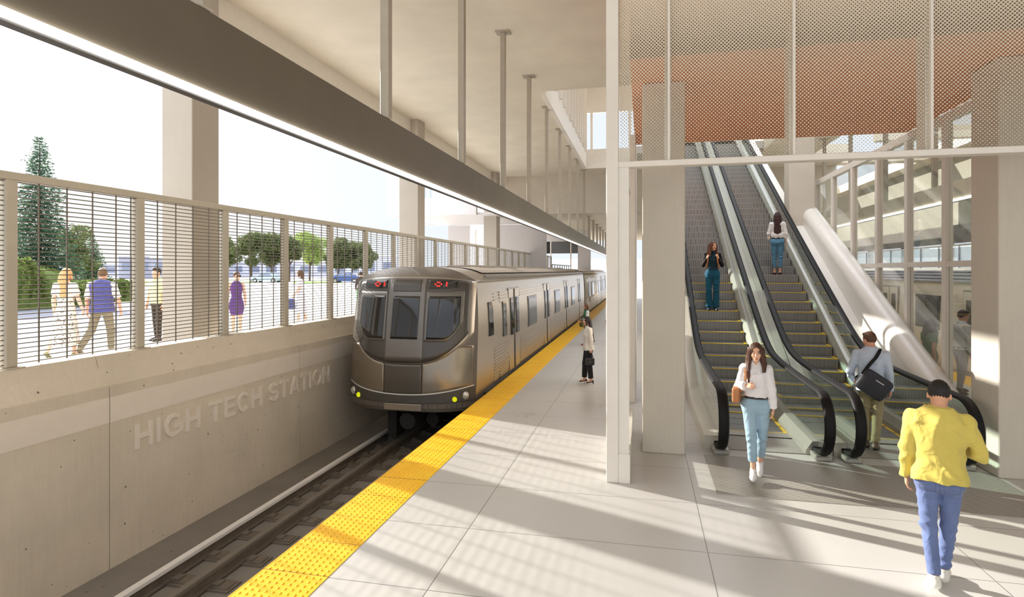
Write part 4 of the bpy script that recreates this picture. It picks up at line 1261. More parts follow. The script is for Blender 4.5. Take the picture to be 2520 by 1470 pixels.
def folds(seed, amp, fx=46, fz=60, mode='mix'):
    """cloth folds: rounded ridges running down, across and diagonally"""
    rg = np.random.default_rng(seed); p = rg.uniform(0, 6, 10)
    rid = lambda q: 1 - 2 * np.abs(np.sin(q * .5)) ** 1.3
    def f(X, Y, Z):
        w = X * fx + 2.2 * np.sin(Z * 8 + p[0]) + 1.6 * np.sin(Y * 17 + p[1]) + Y * fx * .5
        ma = .5 + .5 * np.sin(Z * 9 + X * 6 + p[7]); mb = .5 + .5 * np.sin(X * 12 - Z * 6 + Y * 9 + p[8]); mc = .5 + .5 * np.sin(X * 9 + Z * 11 + p[9])
        a = rid(w + 4.0 * Z + p[2]) * ma
        b = rid(Z * fz + 14.0 * X + 2.6 * np.sin(X * 17 + p[3]) + 2.0 * np.sin(Y * 19 + p[4])) * mb
        c = rid(Z * fz * .5 - 34 * X + 2.2 * np.sin(Z * 13 + p[5]) + p[6]) * mc
        if mode == 'vert': v = a + .4 * c
        elif mode == 'horiz': v = .8 * b + .45 * c
        else: v = .6 * a + .45 * b + .6 * c
        return -amp * v
    return f

def person(label, pos, yaw, h, fem=False, res=.012, legs=None, arms=None, lean=0.0, roll=0.0, twist=0.0, head=(0, 0), skin=(224, 178, 150), hair=None, top=None, bottom=None, shoes=None, belt=None, group=None, extra=None, build=1.0):
    S = h / 1.765
    e = empty('person', pos, math.radians(yaw), label, 'person', group)
    fm = .92 if fem else 1.0
    T = TF if fem else TM
    if fem and build == 1.0: build = .94
    if build != 1.0: T = [(a, b * build, c * build, d) for a, b, c, d in T]
    legs = legs or {}; arms = arms or {}
    Rt = rotz(math.radians(twist)) @ rotx(-math.radians(lean)) @ roty(math.radians(roll))
    P0 = V3(0, 0, 0)
    J = {}
    lowest = 9
    for sd, sx in (('L', -1), ('R', 1)):
        th, shn, ft = legs.get(sd, ((0, .02, -1), (0, -.03, -1), (sx * .15, 1, 0)))
        hip = P0 + V3(sx * .088, 0, -.03); kn = hip + nrm(th) * .43; an = kn + nrm(shn) * .41
        f = nrm(ft); up = nrm(V3(0, 0, 1) - f * f[2]); J[sd + 'leg'] = (hip, kn, an, f, up)
        hh = .085 + (shoes or {}).get('heel', 0) * 0
        lowest = min(lowest, (an - up * .085 - f * .05)[2] - (shoes or {}).get('heel', 0), (an - up * .085 + f * .18)[2])
    mid = (J['Lleg'][2] + J['Rleg'][2]) / 2; sh = V3(-mid[0], -mid[1], -lowest)
    for sd in 'LR': a = J[sd + 'leg']; J[sd + 'leg'] = (a[0] + sh, a[1] + sh, a[2] + sh, a[3], a[4])
    P0 = P0 + sh
    tp = lambda x, y, z: P0 + Rt @ V3(x, y, z)
    shx = (.165 if fem else .190) * build
    for sd, sx in (('L', -1), ('R', 1)):
        up_, fo, hd, curl, pn = arms.get(sd, ((sx * .10, .02, -1), (sx * .04, .14, -1), (0, .12, -1), .35, (-sx, .1, 0)))
        s0 = tp(sx * shx, -.015, .452 if fem else .455); el = s0 + nrm(up_) * .285 * (fm + .04 * fem); wr = el + nrm(fo) * .25 * (fm + .04 * fem)
        J[sd + 'arm'] = (s0, el, wr, nrm(hd), curl, nrm(pn))
    Rh = Rt @ rotz(math.radians(head[0])) @ rotx(-math.radians(head[1]))
    neck0 = tp(0, -.018, .50); neck1 = tp(0, .004, .585); Ch = tp(0, .006, .585) + Rh @ V3(0, .018, .085)
    hs = .95 if fem else 1.0
    hp = lambda x, y, z: Ch + Rh @ (V3(x, y, z) * hs)
    allp = [Ch + V3(0, 0, .14), Ch - V3(0, 0, .2)] + [q for sd in 'LR' for q in J[sd + 'leg'][:3]] + [q for sd in 'LR' for q in J[sd + 'arm'][:3]] + [J[sd + 'arm'][2] + J[sd + 'arm'][3] * .2 for sd in 'LR'] + [J[sd + 'leg'][2] + J[sd + 'leg'][3] * .24 - J[sd + 'leg'][4] * .1 for sd in 'LR']
    lo = np.min(allp, 0) - .12; hi = np.max(allp, 0) + .12; lo[0] = min(lo[0], P0[0] - .28); hi[0] = max(hi[0], P0[0] + .28); lo[1] = min(lo[1], P0[1] - .24); hi[1] = max(hi[1], P0[1] + .24)
    def emit_(F_, name, mats, mi=None, it=1, parent=e, lb=None, fine=None):
        V, F = F_.mesh()
        if len(F) == 0: return None
        V = relax(V, F, it)
        m_ = None
        if fine is not None: V, F = refine(V, F, fine(V[F].mean(1)), 4)
        if mi is not None: m_ = mi((V[F].mean(1)))
        return npmesh(name, V * S, F, mats, parent, m_, True, None, lb)
    # ---------------- body
    sk = skin_mat('skin_%d_%d_%d' % skin, rgb(*skin)); lips = skin_mat('lips_%d' % skin[0], rgb(int(skin[0] * .86), int(skin[1] * .64), int(skin[2] * .62)))
    hc = (hair or {}).get('col', (60, 44, 36)); M_h = plain('hair_%d_%d_%d' % hc, rgb(*hc), .5, 0, .35, var=.25, scale=60, bump=.3, bscale=150)
    B = Field(lo, hi, res)
    pt = bool(bottom) and bottom.get('kind', 'pants') == 'pants'; lf = .68 if pt else 1.0
    B.loft(P0, Rt, [r for r in T if r[0] > -.075] if pt else T, -.024 if (pt or top) else -.014, .03)
    for sd, sx in (('L', -1), ('R', 1)):
        hip, kn, an, f, up = J[sd + 'leg']
        B.rc(hip, kn, .078 * lf, .05 * lf, .03); calf = kn + (an - kn) * .32 - f * .012
        B.rc(kn, calf, .05 * lf, .050 * lf, .02); B.rc(calf, an, .050 * lf, .034, .02); B.rc(an - up * .035 - f * .02, an - up * .055 + f * .13, .034, .026, .02, flat=(up, 1.1))
        s0, el, wr, hd, curl, pn = J[sd + 'arm']
        B.rc(tp(sx * shx * .8, -.015, .455 if fem else .46), s0, .05, .05 * fm, .03); B.rc(s0, el, .047 * fm, .038 * fm, .02)
        fa = el + (wr - el) * .3; B.rc(el, fa, .037 * fm, .040 * fm, .015); B.rc(fa, wr, .040 * fm, .026 * fm, .015)
        n = pn - hd * (pn @ hd); n = nrm(n); sdv = np.cross(hd, n) * (1 if sd == 'R' else -1)
        g = .95 * fm; Rm = np.stack([sdv, hd, n], 1)
        B.ell(wr + hd * .050 * g, V3(.041, .052, .0165) * g, Rm, .012)
        rf = max(.0088, res * .8) * g if res > .007 else .0085 * g
        for j in range(4):
            L = (.070, .079, .073, .057)[j] * g; p = wr + hd * (.088 - .004 * abs(j - 1)) * g + sdv * (.0295 - .0197 * j) * g; a = .12 + curl * .35
            for q, fr in enumerate((.46, .30, .26)):
                d = hd * math.cos(a) + n * math.sin(a); p2 = p + d * L * fr; B.rc(p, p2, rf * (1 - .06 * q), rf * (.94 - .08 * q), .006); p = p2; a += curl * (.9 + .1 * j)
        p = wr + hd * .026 * g + sdv * .028 * g; d = nrm(hd * .70 + sdv * .62 + n * .35); p2 = p + d * .045 * g; B.rc(p, p2, .0135 * g, .0105 * g, .012)
        d = nrm(hd * .88 + sdv * .22 + n * .42); B.rc(p2, p2 + d * .034 * g, .0102 * g, .0082 * g, .006)
    nr = .050 if fem else .060
    B.rc(neck0, neck1, nr * 1.08, nr * .92, .03)
    B.ell(hp(0, -.012, .022), V3(.077, .096, .102) * hs, Rh, .02)
    B.ell(hp(0, .026, -.045), V3(.056 if fem else .060, .066, .072) * hs, Rh, .03)
    B.ell(hp(0, .070, -.093), V3(.026 if fem else .032, .024, .022) * hs, Rh, .022)
    for sx in (-1, 1):
        B.ell(hp(sx * .036, .060, -.024), V3(.022, .020, .020) * hs, Rh, .025)                 # cheek
        B.ell(hp(sx * .079, -.008, -.012), V3(.011, .019, .032) * hs, Rh @ rotz(sx * -.35), .006)   # ear
    if res < .009:
        B.ell(hp(0, .088, .030), V3(.052, .010, .010) * hs, Rh, .014)
        for sx in (-1, 1): B.ell(hp(sx * .033, .100, .008), V3(.020, .014, .011) * hs, Rh, .010, carve=True); B.ell(hp(sx * .0325, .083, .007), V3(.0145, .0125, .0105) * hs, Rh, .003)
    B.rc(hp(0, .092, .016), hp(0, .114, -.026), .0075, .0125, .012); B.ell(hp(0, .104, -.030), V3(.018, .011, .009) * hs, Rh, .008)
    if res < .009:
        B.ell(hp(0, .0945, -.0585), V3(.022, .0085, .0052) * hs, Rh, .004); B.ell(hp(0, .0930, -.0695), V3(.018, .0095, .0062) * hs, Rh, .004)
    def mi(c):
        q = (c - Ch) @ Rh / hs; m = np.zeros(len(c), int)
        x, y, z = np.abs(q[:, 0]), q[:, 1], q[:, 2]
        m[((x / .0205) ** 2 + ((z + .0640) / .0088) ** 2 < 1) & (y > .07)] = 1
        br = .034 - .25 * np.maximum(0, np.abs(x - .030) - .008)
        m[(x > .013) & (x < .054) & (y > .055) & (np.abs(z - br) < .0034 - .03 * np.maximum(0, x - .035))] = 2
        ey = ((x - .0325) / .0150) ** 2 + ((z - .007) / .0068) ** 2
        m[(ey < 1) & (y > .06)] = 3
        m[(ey < 1.0) & (np.abs(x - .0325) < .0068) & (y > .06)] = 4
        m[(ey > .85) & (ey < 1.40) & (z > .0085) & (y > .06)] = 2
        return m
    def facearea(c):
        q = (c - Ch) @ Rh / hs; return (q[:, 1] > .05) & (np.abs(q[:, 0]) < .062) & (q[:, 2] > -.085) & (q[:, 2] < .05)
    emit_(B, 'body', [sk, lips, M_h, M_eyew, M_iris], mi, fine=facearea if res < .0095 else None)
    # ---------------- hair
    if hair:
        rH = min(res, .009); st = hair.get('style', 'short'); L = hair.get('len', .35)
        H = Field(np.minimum(Ch - .30, Ch - V3(0, 0, L + .12)), Ch + .24, rH)
        vol = hair.get('vol', 1.0)
        H.ell(hp(0, -.014, .030), (V3(.083, .102, .104) if hair.get('style', 'short') == 'short' else V3(.086, .105, .106)) * hs * vol, Rh, .01)
        tq = Rt.T
        if st in ('short', 'bun', 'cap'):
            def cf(X, Y, Z):
                q = [(X - Ch[0]) * Rh[0, i] + (Y - Ch[1]) * Rh[1, i] + (Z - Ch[2]) * Rh[2, i] for i in range(3)]
                y, z = q[1] / hs, q[2] / hs
                zl = np.interp(y, [-.11, -.07, -.03, .012, .035, .06, .10], [-.075, -.072, -.03, -.012, .028, .052, .064])
                return zl - z
            H.cut(cf)
            if st == 'short': H.ell(hp(0, .045, .098), V3(.062, .05, .026) * hs, Rh, .02)
        if st == 'bun': H.ell(hp(0, -.115, .03), V3(.042, .040, .042), Rh, .02)
        if st in ('long', 'shoulder'):
            for k, xx in enumerate(np.linspace(-.075, .075, 7)):
                b = -.07 + .55 * xx * xx / .075 * 1.0; bk = -.092 + 4.5 * xx * xx
                p0_ = hp(xx * .95, bk, .0); p1 = hp(xx * 1.05, bk - .012, -.12); p2 = np.array(p1) + (Rt @ V3(0, -.025, -(L - .12)))
                p2 = p1 + Rt @ V3(xx * .05, -.02 - hair.get('back', 0), -(L - .12) * (1 - 1.2 * abs(xx)))
                H.rc(p0_, p1, .034, .034, .02); H.rc(p1, p2, .034, .017, .02)
            for sx in (-1, 1):
                fr = hair.get('front', 0.0)
                fl = fr if not isinstance(fr, (tuple, list)) else fr[0 if sx < 0 else 1]
                p0_ = hp(sx * .070, .012, .03); p1 = hp(sx * .087, .018, -.09); H.rc(p0_, p1, .026, .026, .02)
                if fl > 0:
                    for j in range(5):
                        q0 = hp(sx * (.062 + .006 * j), .040 - .024 * j, .035); q1 = hp(sx * (.083 + .005 * j), .028 - .024 * j, -.085)
                        q2 = q1 + Rt @ V3(sx * (.016 + .008 * math.sin(2.3 * j)), .040 - .012 * j, -fl * .55); q3 = q2 + Rt @ V3(sx * (.004 - .012 * math.cos(1.7 * j)), .022 - .008 * j, -fl * (.45 + .08 * math.sin(3.1 * j)))
                        H.rc(q0, q1, .026, .024, .014); H.rc(q1, q2, .024, .023, .014); H.rc(q2, q3, .023, .010, .012)
            # open the face
            H.ell(hp(0, .115, -.030), V3(.060, .070, .092) * hs, Rh, .008, carve=True)
            H.rc(hp(0, .07, .04), hp(0, .13, .05), .044, .06, .012, carve=True)
        ph = sum(map(ord, label)) % 7
        H.disp(lambda X, Y, Z: (.0032 if st in ('long', 'shoulder') else .0004) * np.sin((np.arctan2(Y - Ch[1], X - Ch[0]) * 26 + 10 * np.sin(Z * 9 + ph))) + .0015 * np.sin(X * 310 + Z * 40))
        emit_(H, 'hair', M_h if st != 'cap' else M_h)
    # ---------------- top
    if top:
        G = Field(lo, hi, max(res * .9, .006)); off = top.get('fit', .010)
        hem = top.get('hem', -.02); tt = [r for r in T if r[0] > hem]; r0 = [np.interp(hem, [q[0] for q in T], [q[i] for q in T]) for i in range(4)]; r0[0] = hem
        if hem < .03:
            r0[1] += .012; r0[2] += .014; tt = [(q[0], q[1] + .012 * max(0, min(1, (.10 - q[0]) / .12)), q[2] + .014 * max(0, min(1, (.10 - q[0]) / .12)), q[3]) for q in tt]
        G.loft(P0, Rt, [tuple(r0)] + tt[:-1] + [(.545 if fem else .556, tt[-1][1] + .006, tt[-1][2] + .004, tt[-1][3])], off, .03)
        sl = top.get('sleeve', 1.0); lw = top.get('loose', .010)
        for sd, sx in (('L', -1), ('R', 1)):
            s0, el, wr = J[sd + 'arm'][:3]
            if sl <= 0: 
                continue
            G.rc(tp(sx * shx * .72, -.015, .452 if fem else .462), s0, .056, .052 * fm + lw * .5, .03)
            if sl <= .5:
                en = s0 + (el - s0) * (sl * 2); G.rc(s0, en, .051 * fm + lw * .5, .048 * fm + lw, .02, cut=[(en, nrm(el - s0))])
            else:
                G.rc(s0, el, .050 * fm + lw * .5, .042 * fm + lw, .02); fr = (sl - .5) * 2; en = el + (wr - el) * fr; cu = nrm(wr - el)
                G.rc(el, en, .041 * fm + lw, (.033 if not top.get('puff') else .042) * fm + lw * .8, .015, cut=[(en, cu)])
                if top.get('cuff'): G.rc(en - cu * .055, en, .033 * fm + lw * .3, .031 * fm + lw * .3, .006, cut=[(en, cu), (en - cu * .06, -cu)])
        if top.get('neck') == 'turtle': G.rc(neck0, neck0 + (neck1 - neck0) * .75, nr * 1.16, nr * 1.08, .015)
        if top.get('neck') == 'collar':
            G.loft(P0, Rt, [(.52, nr + .03, nr + .028, -.018), (.575, nr + .012, nr + .014, -.010)], 0, .008)
            G.rc(tp(0, .05, .62), tp(0, .092, .40 if fem else .46), .055, .012, .006, carve=True)
        if top.get('neck') == 'crew': G.loft(P0, Rt, [(.53, nr + .022, nr + .022, -.018), (.565, nr + .010, nr + .012, -.013)], 0, .008)
        if top.get('neck') == 'vee': G.rc(tp(0, .07, .62), tp(0, .13, .38), .06, .012, .006, carve=True)
        if top.get('band'): G.loft(P0, Rt, [(hem - .0, r0[1] + off - .002, r0[2] + off - .002, r0[3]), (hem + .05, r0[1] + off - .004, r0[2] + off - .004, r0[3])], 0, .004); 
        if top.get('blouse'): G.loft(P0, Rt, [(hem, r0[1] + off + .004, r0[2] + off + .004, r0[3]), (hem + .06, r0[1] + off + .026, r0[2] + off + .024, r0[3]), (hem + .14, r0[1] + off + .012, r0[2] + off + .012, r0[3])], 0, .03)
        if top.get('fold', .003) > 0: G.disp(folds(sum(map(ord, label)) % 97, top.get('fold', .003), top.get('fx', 46), top.get('fz', 60), top.get('mode', 'mix')))
        cl = top['col']; mats = [cloth('cloth_%s_%d_%d_%d' % ((top.get('name', 'shirt'),) + cl), rgb(*cl), top.get('var', .05))]
        fmi = None
        if 'col2' in top:
            mats.append(cloth('cloth2_%s_%d_%d_%d' % ((top.get('name', 'shirt'),) + top['col2']), rgb(*top['col2']), .05))
            def fmi(c):
                m = np.zeros(len(c), int)
                for sd in 'LR':
                    s0, el, wr = J[sd + 'arm'][:3]
                    for a, b in ((s0, el), (el, wr)):
                        ba = b - a; t = np.clip(((c - a) @ ba) / (ba @ ba), 0, 1); d = np.linalg.norm(c - a - t[:, None] * ba, axis=1); m[(d < .075) & ((np.abs(((c - P0) @ Rt)[:, 0]) > shx - .045))] = 1
                return m
        g_ = emit_(G, top.get('name', 'shirt'), mats, fmi)
        if top.get('placket'):
            pl = MB(); 
            for k in range(7):
                z = hem + .06 + k * .065; yb = np.interp(z, [q[0] for q in T], [q[2] + q[3] for q in T]) + off + .006; p = tp(0, yb, z) * S; pl.ball(tuple(p), .0055, 8, 6)
            pl.build('buttons', M_white, g_, local=True)
    if belt:
        G = Field(lo, hi, max(res * .8, .006)); bz = belt.get('z', .085); r = [np.interp(bz, [q[0] for q in T], [q[i] for q in T]) for i in range(4)]
        G.loft(P0, Rt, [(bz - .018, r[1] + .026, r[2] + .026, r[3]), (bz + .018, r[1] + .024, r[2] + .024, r[3])], 0, .004); emit_(G, 'belt', plain('leather_belt', rgb(46, 34, 30), .4, var=.1), None, 0)
    # ---------------- bottom
    if bottom:
        G = Field(lo, hi, max(res * .9, .006)); kd = bottom.get('kind', 'pants'); off = bottom.get('fit', .012); wz = bottom.get('waist', .07)
        cl = bottom['col']; nm = bottom.get('name', 'trousers')
        if kd == 'pants':
            tt = [r for r in T if r[0] < wz]; r1 = [np.interp(wz, [q[0] for q in T], [q[i] for q in T]) for i in range(4)]; r1[0] = wz
            tt = [(-.15, .105, .070, -.01), (-.115, .148, .100, -.012)] + [r for r in tt if r[0] > -.10]
            G.loft(P0, rotz(math.radians(twist * .5)), tt + [tuple(r1)], off, .05)
            lw = bottom.get('loose', .012); en_f = bottom.get('end', .95); fl = bottom.get('flare', 0.0)
            for sd, sx in (('L', -1), ('R', 1)):
                hip, kn, an, f, up = J[sd + 'leg']; G.rc(hip + V3(0, -.012, .0), kn, .088 + lw * .6, .056 + lw, .035); en = kn + (an - kn) * en_f; dn = nrm(an - kn)
                G.rc(kn, en + dn * .03, .056 + lw, .042 + lw + fl, .02, cut=[(en, dn)])
                G.ell(hip + V3(sx * .005, -.055, -.02), V3(.085, .07, .09), None, .03)
        else:
            G.loft(P0, np.eye(3), bottom['tab'], 0, .03, 2.1, wob=bottom.get('wob', (.05, 7)))
        if bottom.get('fold', .004) > 0:
            ff = folds(sum(map(ord, label + "b")) % 97, bottom.get('fold', .004), bottom.get('fx', 46), bottom.get('fz', 78), bottom.get('mode', 'horiz'))
            kz = (J['Lleg'][1][2] + J['Rleg'][1][2]) / 2; az = J['Lleg'][2][2]
            if kd == 'pants': G.disp(lambda X, Y, Z: ff(X, Y, Z) * (.45 + 1.0 * np.exp(-((Z - kz) / .13) ** 2) + .8 * np.exp(-((Z - az - .08) / .10) ** 2) + .6 * np.exp(-((Z - P0[2] + .12) / .08) ** 2)))
            else: G.disp(ff)
        pm = None
        if bottom.get('pockets'):
            def pm(c):
                q = c - P0; x, z = np.abs(q[:, 0]), q[:, 2]
                u = np.abs(x - .085) / .056; v = np.abs(z + .075 + .25 * np.maximum(0, .02 - np.abs(x - .085)) * (z < -.1)) / .066; r = np.maximum(u, v)
                m = ((r > .90) & (r < 1.03) & (q[:, 1] < -.03)).astype(int)
                m[(np.abs(q[:, 0]) < .004) & (q[:, 1] < 0) & (z > -.16)] = 1
                return m
        if pm is not None:
            emit_(G, nm, [cloth('cloth_%s_%d_%d_%d' % ((nm,) + cl), rgb(*cl), bottom.get('var', .12), scale=5), plain('seam_%d' % cl[0], sc(rgb(*cl), .72), .9)], pm)
        else: emit_(G, nm, bottom.get('mat') or cloth('cloth_%s_%d_%d_%d' % ((nm,) + cl), rgb(*cl), bottom.get('var', .12), scale=5))
    # ---------------- shoes
    if shoes:
        cl = shoes['col']; so = shoes.get('sole', cl); hl = shoes.get('heel', 0)
        M_s = plain('shoe_%d_%d_%d' % cl, rgb(*cl), .5, var=.06); M_so = plain('sole_%d_%d_%d' % so, rgb(*so), .6, var=.05)
        for sd, sx in (('L', -1), ('R', 1)):
            hip, kn, an, f, up = J[sd + 'leg']; s_ = np.cross(f, up)
            q = Field(an - .26, an + .26, max(min(res, .008), .006))
            ct = [(an - up * .082, -up)]
            q.rc(an - up * .052 - f * .028, an - up * .058 + f * .115, .041, .042, .02, cut=ct); q.rc(an - up * .058 + f * .115, an - up * .066 + f * .172, .041, .026, .02, cut=ct)
            if not shoes.get('open'): q.rc(an - up * .045 - f * .012, an - up * (-.012 - shoes.get('high', 0)) - f * .008, .042, .040, .02, cut=[(an + up * (.02 + shoes.get('high', 0)), up)]); q.rc(an - up * .03 + f * .03, an - up * .055 + f * .10, .036, .032, .02, cut=ct)
            else: q.rc(an - up * .02 + f * .01, an - up * .052 + f * .15, .045, .035, .012, carve=True)
            if hl > 0: q.rc(an - up * .07 - f * .045, an - up * (.085 + hl) - f * .05, .020, .011, .01, cut=[(an - up * (.083 + hl), -up)])
            V, F = q.mesh(); V = relax(V, F, 1); c = V[F].mean(1); mi_ = ((c - an) @ up < -.062).astype(int)
            npmesh('shoe', V * S, F, [M_s, M_so], e, mi_)
    if extra: extra(e, J, tp, hp, S, P0, Rt)
    bpy.context.view_layer.update()
    return e, J, tp, hp, S

def held(name, label, cat, e, m, mats, fix=False):
    """a carried thing: top-level, placed with the person's own transform"""
    M_ = Matrix.Translation(e.location) @ Matrix.Rotation(e.rotation_euler[2], 4, 'Z')
    c = M_ @ Vector(m.v[0]); o_ = empty(name, tuple(c), 0, label, cat)
    return o_, M_
def put(m, name, mat_, root, M_):
    m.v = [tuple(M_ @ Vector(v)) for v in m.v]
    return m.build(name, mat_, root, fix=True)
def bagbox(m, c, ax, ay, az, w, d, h, b=.02, mt=0):
    """soft box bag around c: ax across, ay depth, az up"""
    c = Vector(c); ax = Vector(ax).normalized(); az = (Vector(az) - ax * ax.dot(Vector(az))).normalized(); ay = az.cross(ax).normalized()
    def S(u, v):
        th = u * 2 * PI; ph = (v - .5) * PI
        def se(x, p): return math.copysign(abs(x) ** p, x)
        cx = se(math.cos(ph), .30) * se(math.cos(th), .35); cy = se(math.cos(ph), .45) * se(math.sin(th), .55); cz = se(math.sin(ph), .30)
        return tuple(c + ax * (cx * w / 2) + ay * (cy * d / 2) + az * (cz * h / 2))
    return m.grid(S, 40, 20, mt)
# ------------------------------------------------------------------ everyone in the picture
def away(x, y): return -math.degrees(math.atan2(x, y))
FINE, MED, FAR = .0058, .009, .012
# --- man in the yellow sweatshirt
x, y = 2.385, 5.47
e, J, tp, hp, S = person('person in a mustard yellow sweatshirt and blue jeans walking away with bowed head', (x, y, 0), away(x, y) + 2, 1.70, False, FINE,
    legs={'L': ((.03, -.06, -1), (.10, -.20, -1), (-.12, 1, -.12)), 'R': ((-.05, .16, -1), (-.08, .02, -1), (.12, 1, 0))},
    arms={'L': ((-.13, -.06, -1), (-.02, .10, -1), (.04, .12, -1), .5, (1, .1, 0)), 'R': ((.31, .06, -1), (-.35, .80, -.05), (-.5, .8, .2), .6, (-.4, .1, .9))},
    lean=5, head=(-4, 28), build=1.01, skin=(214, 160, 128), hair=dict(col=(34, 28, 25), style='short'),
    top=dict(col=(206, 186, 94), name='sweatshirt', fit=.026, loose=.022, hem=-.065, neck='crew', fold=.0115, fx=44, fz=50, mode='mix', band=True, cuff=True, var=.04),
    bottom=dict(col=(106, 120, 160), name='jeans', fit=.010, loose=.006, fold=.0065, fz=80, var=.16, pockets=True), shoes=dict(col=(226, 220, 206), sole=(238, 234, 226)))
def phone():
    a = J['Rarm']; c = (a[2] + a[3] * .10 + V3(0, .03, .03)) * S
    m = MB(); bagbox(m, c, (1, 0, 0), (0, 1, 0), (0, .5, 1), .075, .012, .15)
    r, M_ = held('phone', 'dark phone held by the person in the yellow sweatshirt', 'phone', e, m, None); put(m, 'case', M_black, r, M_)
# --- man with the messenger bag
x, y = 3.24, 9.44
e, J, tp, hp, S = person('person in a pale blue shirt and khaki trousers wearing a black messenger bag', (x, y, 0), away(x, y), 1.71, False, FINE,
    legs={'L': ((.03, .10, -1), (.03, -.04, -1), (-.10, 1, 0)), 'R': ((-.02, -.02, -1), (-.06, -.16, -1), (.10, 1, -.10))},
    arms={'L': ((-.30, -.10, -1), (.05, .75, -.55), (.3, .8, -.4), .5, (1, .2, 0)), 'R': ((.17, -.05, -1), (.04, .10, -1), (-.04, .15, -1), .65, (-1, .1, 0))},
    lean=3, head=(38, 12), skin=(214, 158, 130), hair=dict(col=(92, 66, 46), style='short'),
    top=dict(col=(190, 200, 214), name='shirt', fit=.020, loose=.014, hem=-.10, neck='collar', fold=.008, fx=44, fz=55, cuff=True, var=.05),
    bottom=dict(col=(158, 144, 108), name='trousers', fit=.014, loose=.013, fold=.009, fz=75, var=.14), shoes=dict(col=(96, 74, 52), sole=(44, 38, 34), high=.02))
m = MB(); bagbox(m, tp(.035, -.215, .02) * S, (.80, -.05, -.52), (0, 1, 0), (.52, 0, .80), .40, .11, .33)
r, M_ = held('messenger_bag', 'black messenger bag hanging across the back of the pale blue shirt', 'bag', e, m, None); bg = put(m, 'bag_body', plain('black_nylon', rgb(38, 36, 42), .6, var=.12, bump=.2), r, M_)
def ribbon(pts, w, t, upv): 
    m = MB(); P = [Vector(p) for p in pts]
    for a, b in zip(P[:-1], P[1:]): m.bar(a, b + (b - a).normalized() * .004, w, t, 0, upv)
    return m
def torso_arc(tp, pts): return [tuple(tp(*p) * S) for p in pts]
m = ribbon(torso_arc(tp, [(-.115, -.185, .16), (-.06, -.172, .25), (.0, -.175, .34), (.06, -.172, .42), (.10, -.130, .50), (.115, -.05, .545), (.115, .03, .53), (.08, .10, .46), (.0, .15, .30), (-.10, .155, .16), (-.19, .08, .08), (-.195, -.05, .07), (-.14, -.19, .10)]), .045, .006, (0, -1, .3)); put(m, 'strap', M_black, r, M_)
m = MB(); m.bar(tp(.06, -.277, .10) * S, tp(.16, -.277, .035) * S, .012, .006, 0, (0, 1, 0)); put(m, 'zip', M_alu, r, M_)
# --- woman in the white blouse
x, y = 1.385, 7.78
e, J, tp, hp, S = person('person with long brown hair in a white blouse and light jeans walking towards the camera', (x, y, 0), 180 + away(x, y), 1.655, True, .0044,
    legs={'R': ((-.085, .20, -1), (-.05, .06, -1), (.02, 1, -.10)), 'L': ((.03, -.08, -1), (.07, -.42, -1), (.02, .75, -.70))},
    arms={'R': ((.26, -.10, -1), (-.36, .80, .22), (-.75, .55, .10), .9, (-.2, -.6, -.5)), 'L': ((-.15, .0, -1), (-.10, .10, -1), (.05, .15, -1), .4, (1, .1, 0))},
    lean=0, build=.88, head=(2, 6), skin=(232, 182, 152), hair=dict(col=(84, 54, 40), style='long', len=.34, front=(.16, .30), vol=1.04),
    top=dict(col=(236, 232, 232), name='blouse', fit=.014, loose=.022, hem=.085, neck='collar', fold=.0065, fx=50, fz=60, mode='mix', cuff=True, puff=True, blouse=True, placket=True, var=.02),
    belt=dict(z=.082), bottom=dict(col=(158, 184, 200), name='jeans', fit=.002, loose=.012, waist=.085, end=.74, fold=.006, fz=80, mode='mix', var=.16), shoes=dict(col=(238, 236, 234), sole=(244, 242, 240)))
M_tan = plain('tan_leather', rgb(186, 124, 78), .5, var=.08)
m = MB(); bagbox(m, tp(.235, .02, .10) * S, (.15, 1, 0), (1, 0, 0), (0, 0, 1), .24, .09, .20)
r, M_ = held('shoulder_bag', 'small tan leather bag at the hip of the white blouse wearer', 'bag', e, m, None); put(m, 'bag_body', M_tan, r, M_)
m = ribbon(torso_arc(tp, [(.225, -.02, .20), (.185, -.10, .36), (.150, -.06, .475), (.132, .02, .475), (.128, .09, .42), (.125, .135, .33), (.13, .155, .24), (.17, .12, .17), (.225, .08, .18)]), .026, .005, (.2, 1, .2)); put(m, 'strap', M_tan, r, M_)
# --- woman riding down
sy = 14.98; sz = zs(15.02)
e, J, tp, hp, S = person('person in a teal turtleneck and flared jeans riding down the left escalator', (1.66, sy, sz), 174, 1.70, True, MED,
    legs={'R': ((.01, .05, -1), (-.02, -.03, -1), (.10, 1, 0)), 'L': ((.0, .02, -1), (.02, -.03, -1), (-.12, 1, 0))},
    arms={'R': ((.28, -.05, -1), (-.45, .62, .80), (-.4, .1, .9), 1.0, (-.6, -.6, .0)), 'L': ((-.28, -.05, -1), (.45, .62, .80), (.4, .1, .9), 1.0, (.6, -.6, 0))},
    head=(34, 2), skin=(228, 176, 146), hair=dict(col=(104, 62, 42), style='long', len=.30, front=.18),
    top=dict(col=(34, 62, 74), col2=(36, 30, 30), name='turtleneck', fit=.010, loose=.012, hem=.07, neck='turtle', fold=.004),
    belt=None, bottom=dict(col=(34, 98, 124), name='flared_jeans', fit=.002, loose=.014, waist=.085, end=1.0, flare=.032, fold=.005, var=.2), shoes=dict(col=(44, 60, 84), sole=(54, 54, 62)))
m = MB(); bagbox(m, tp(0, -.20, .26) * S, (1, 0, 0), (0, 1, 0), (0, 0, 1), .30, .15, .38)
r, M_ = held('backpack', 'tan backpack worn by the person riding down the left escalator', 'bag', e, m, None); put(m, 'bag_body', M_tan, r, M_)
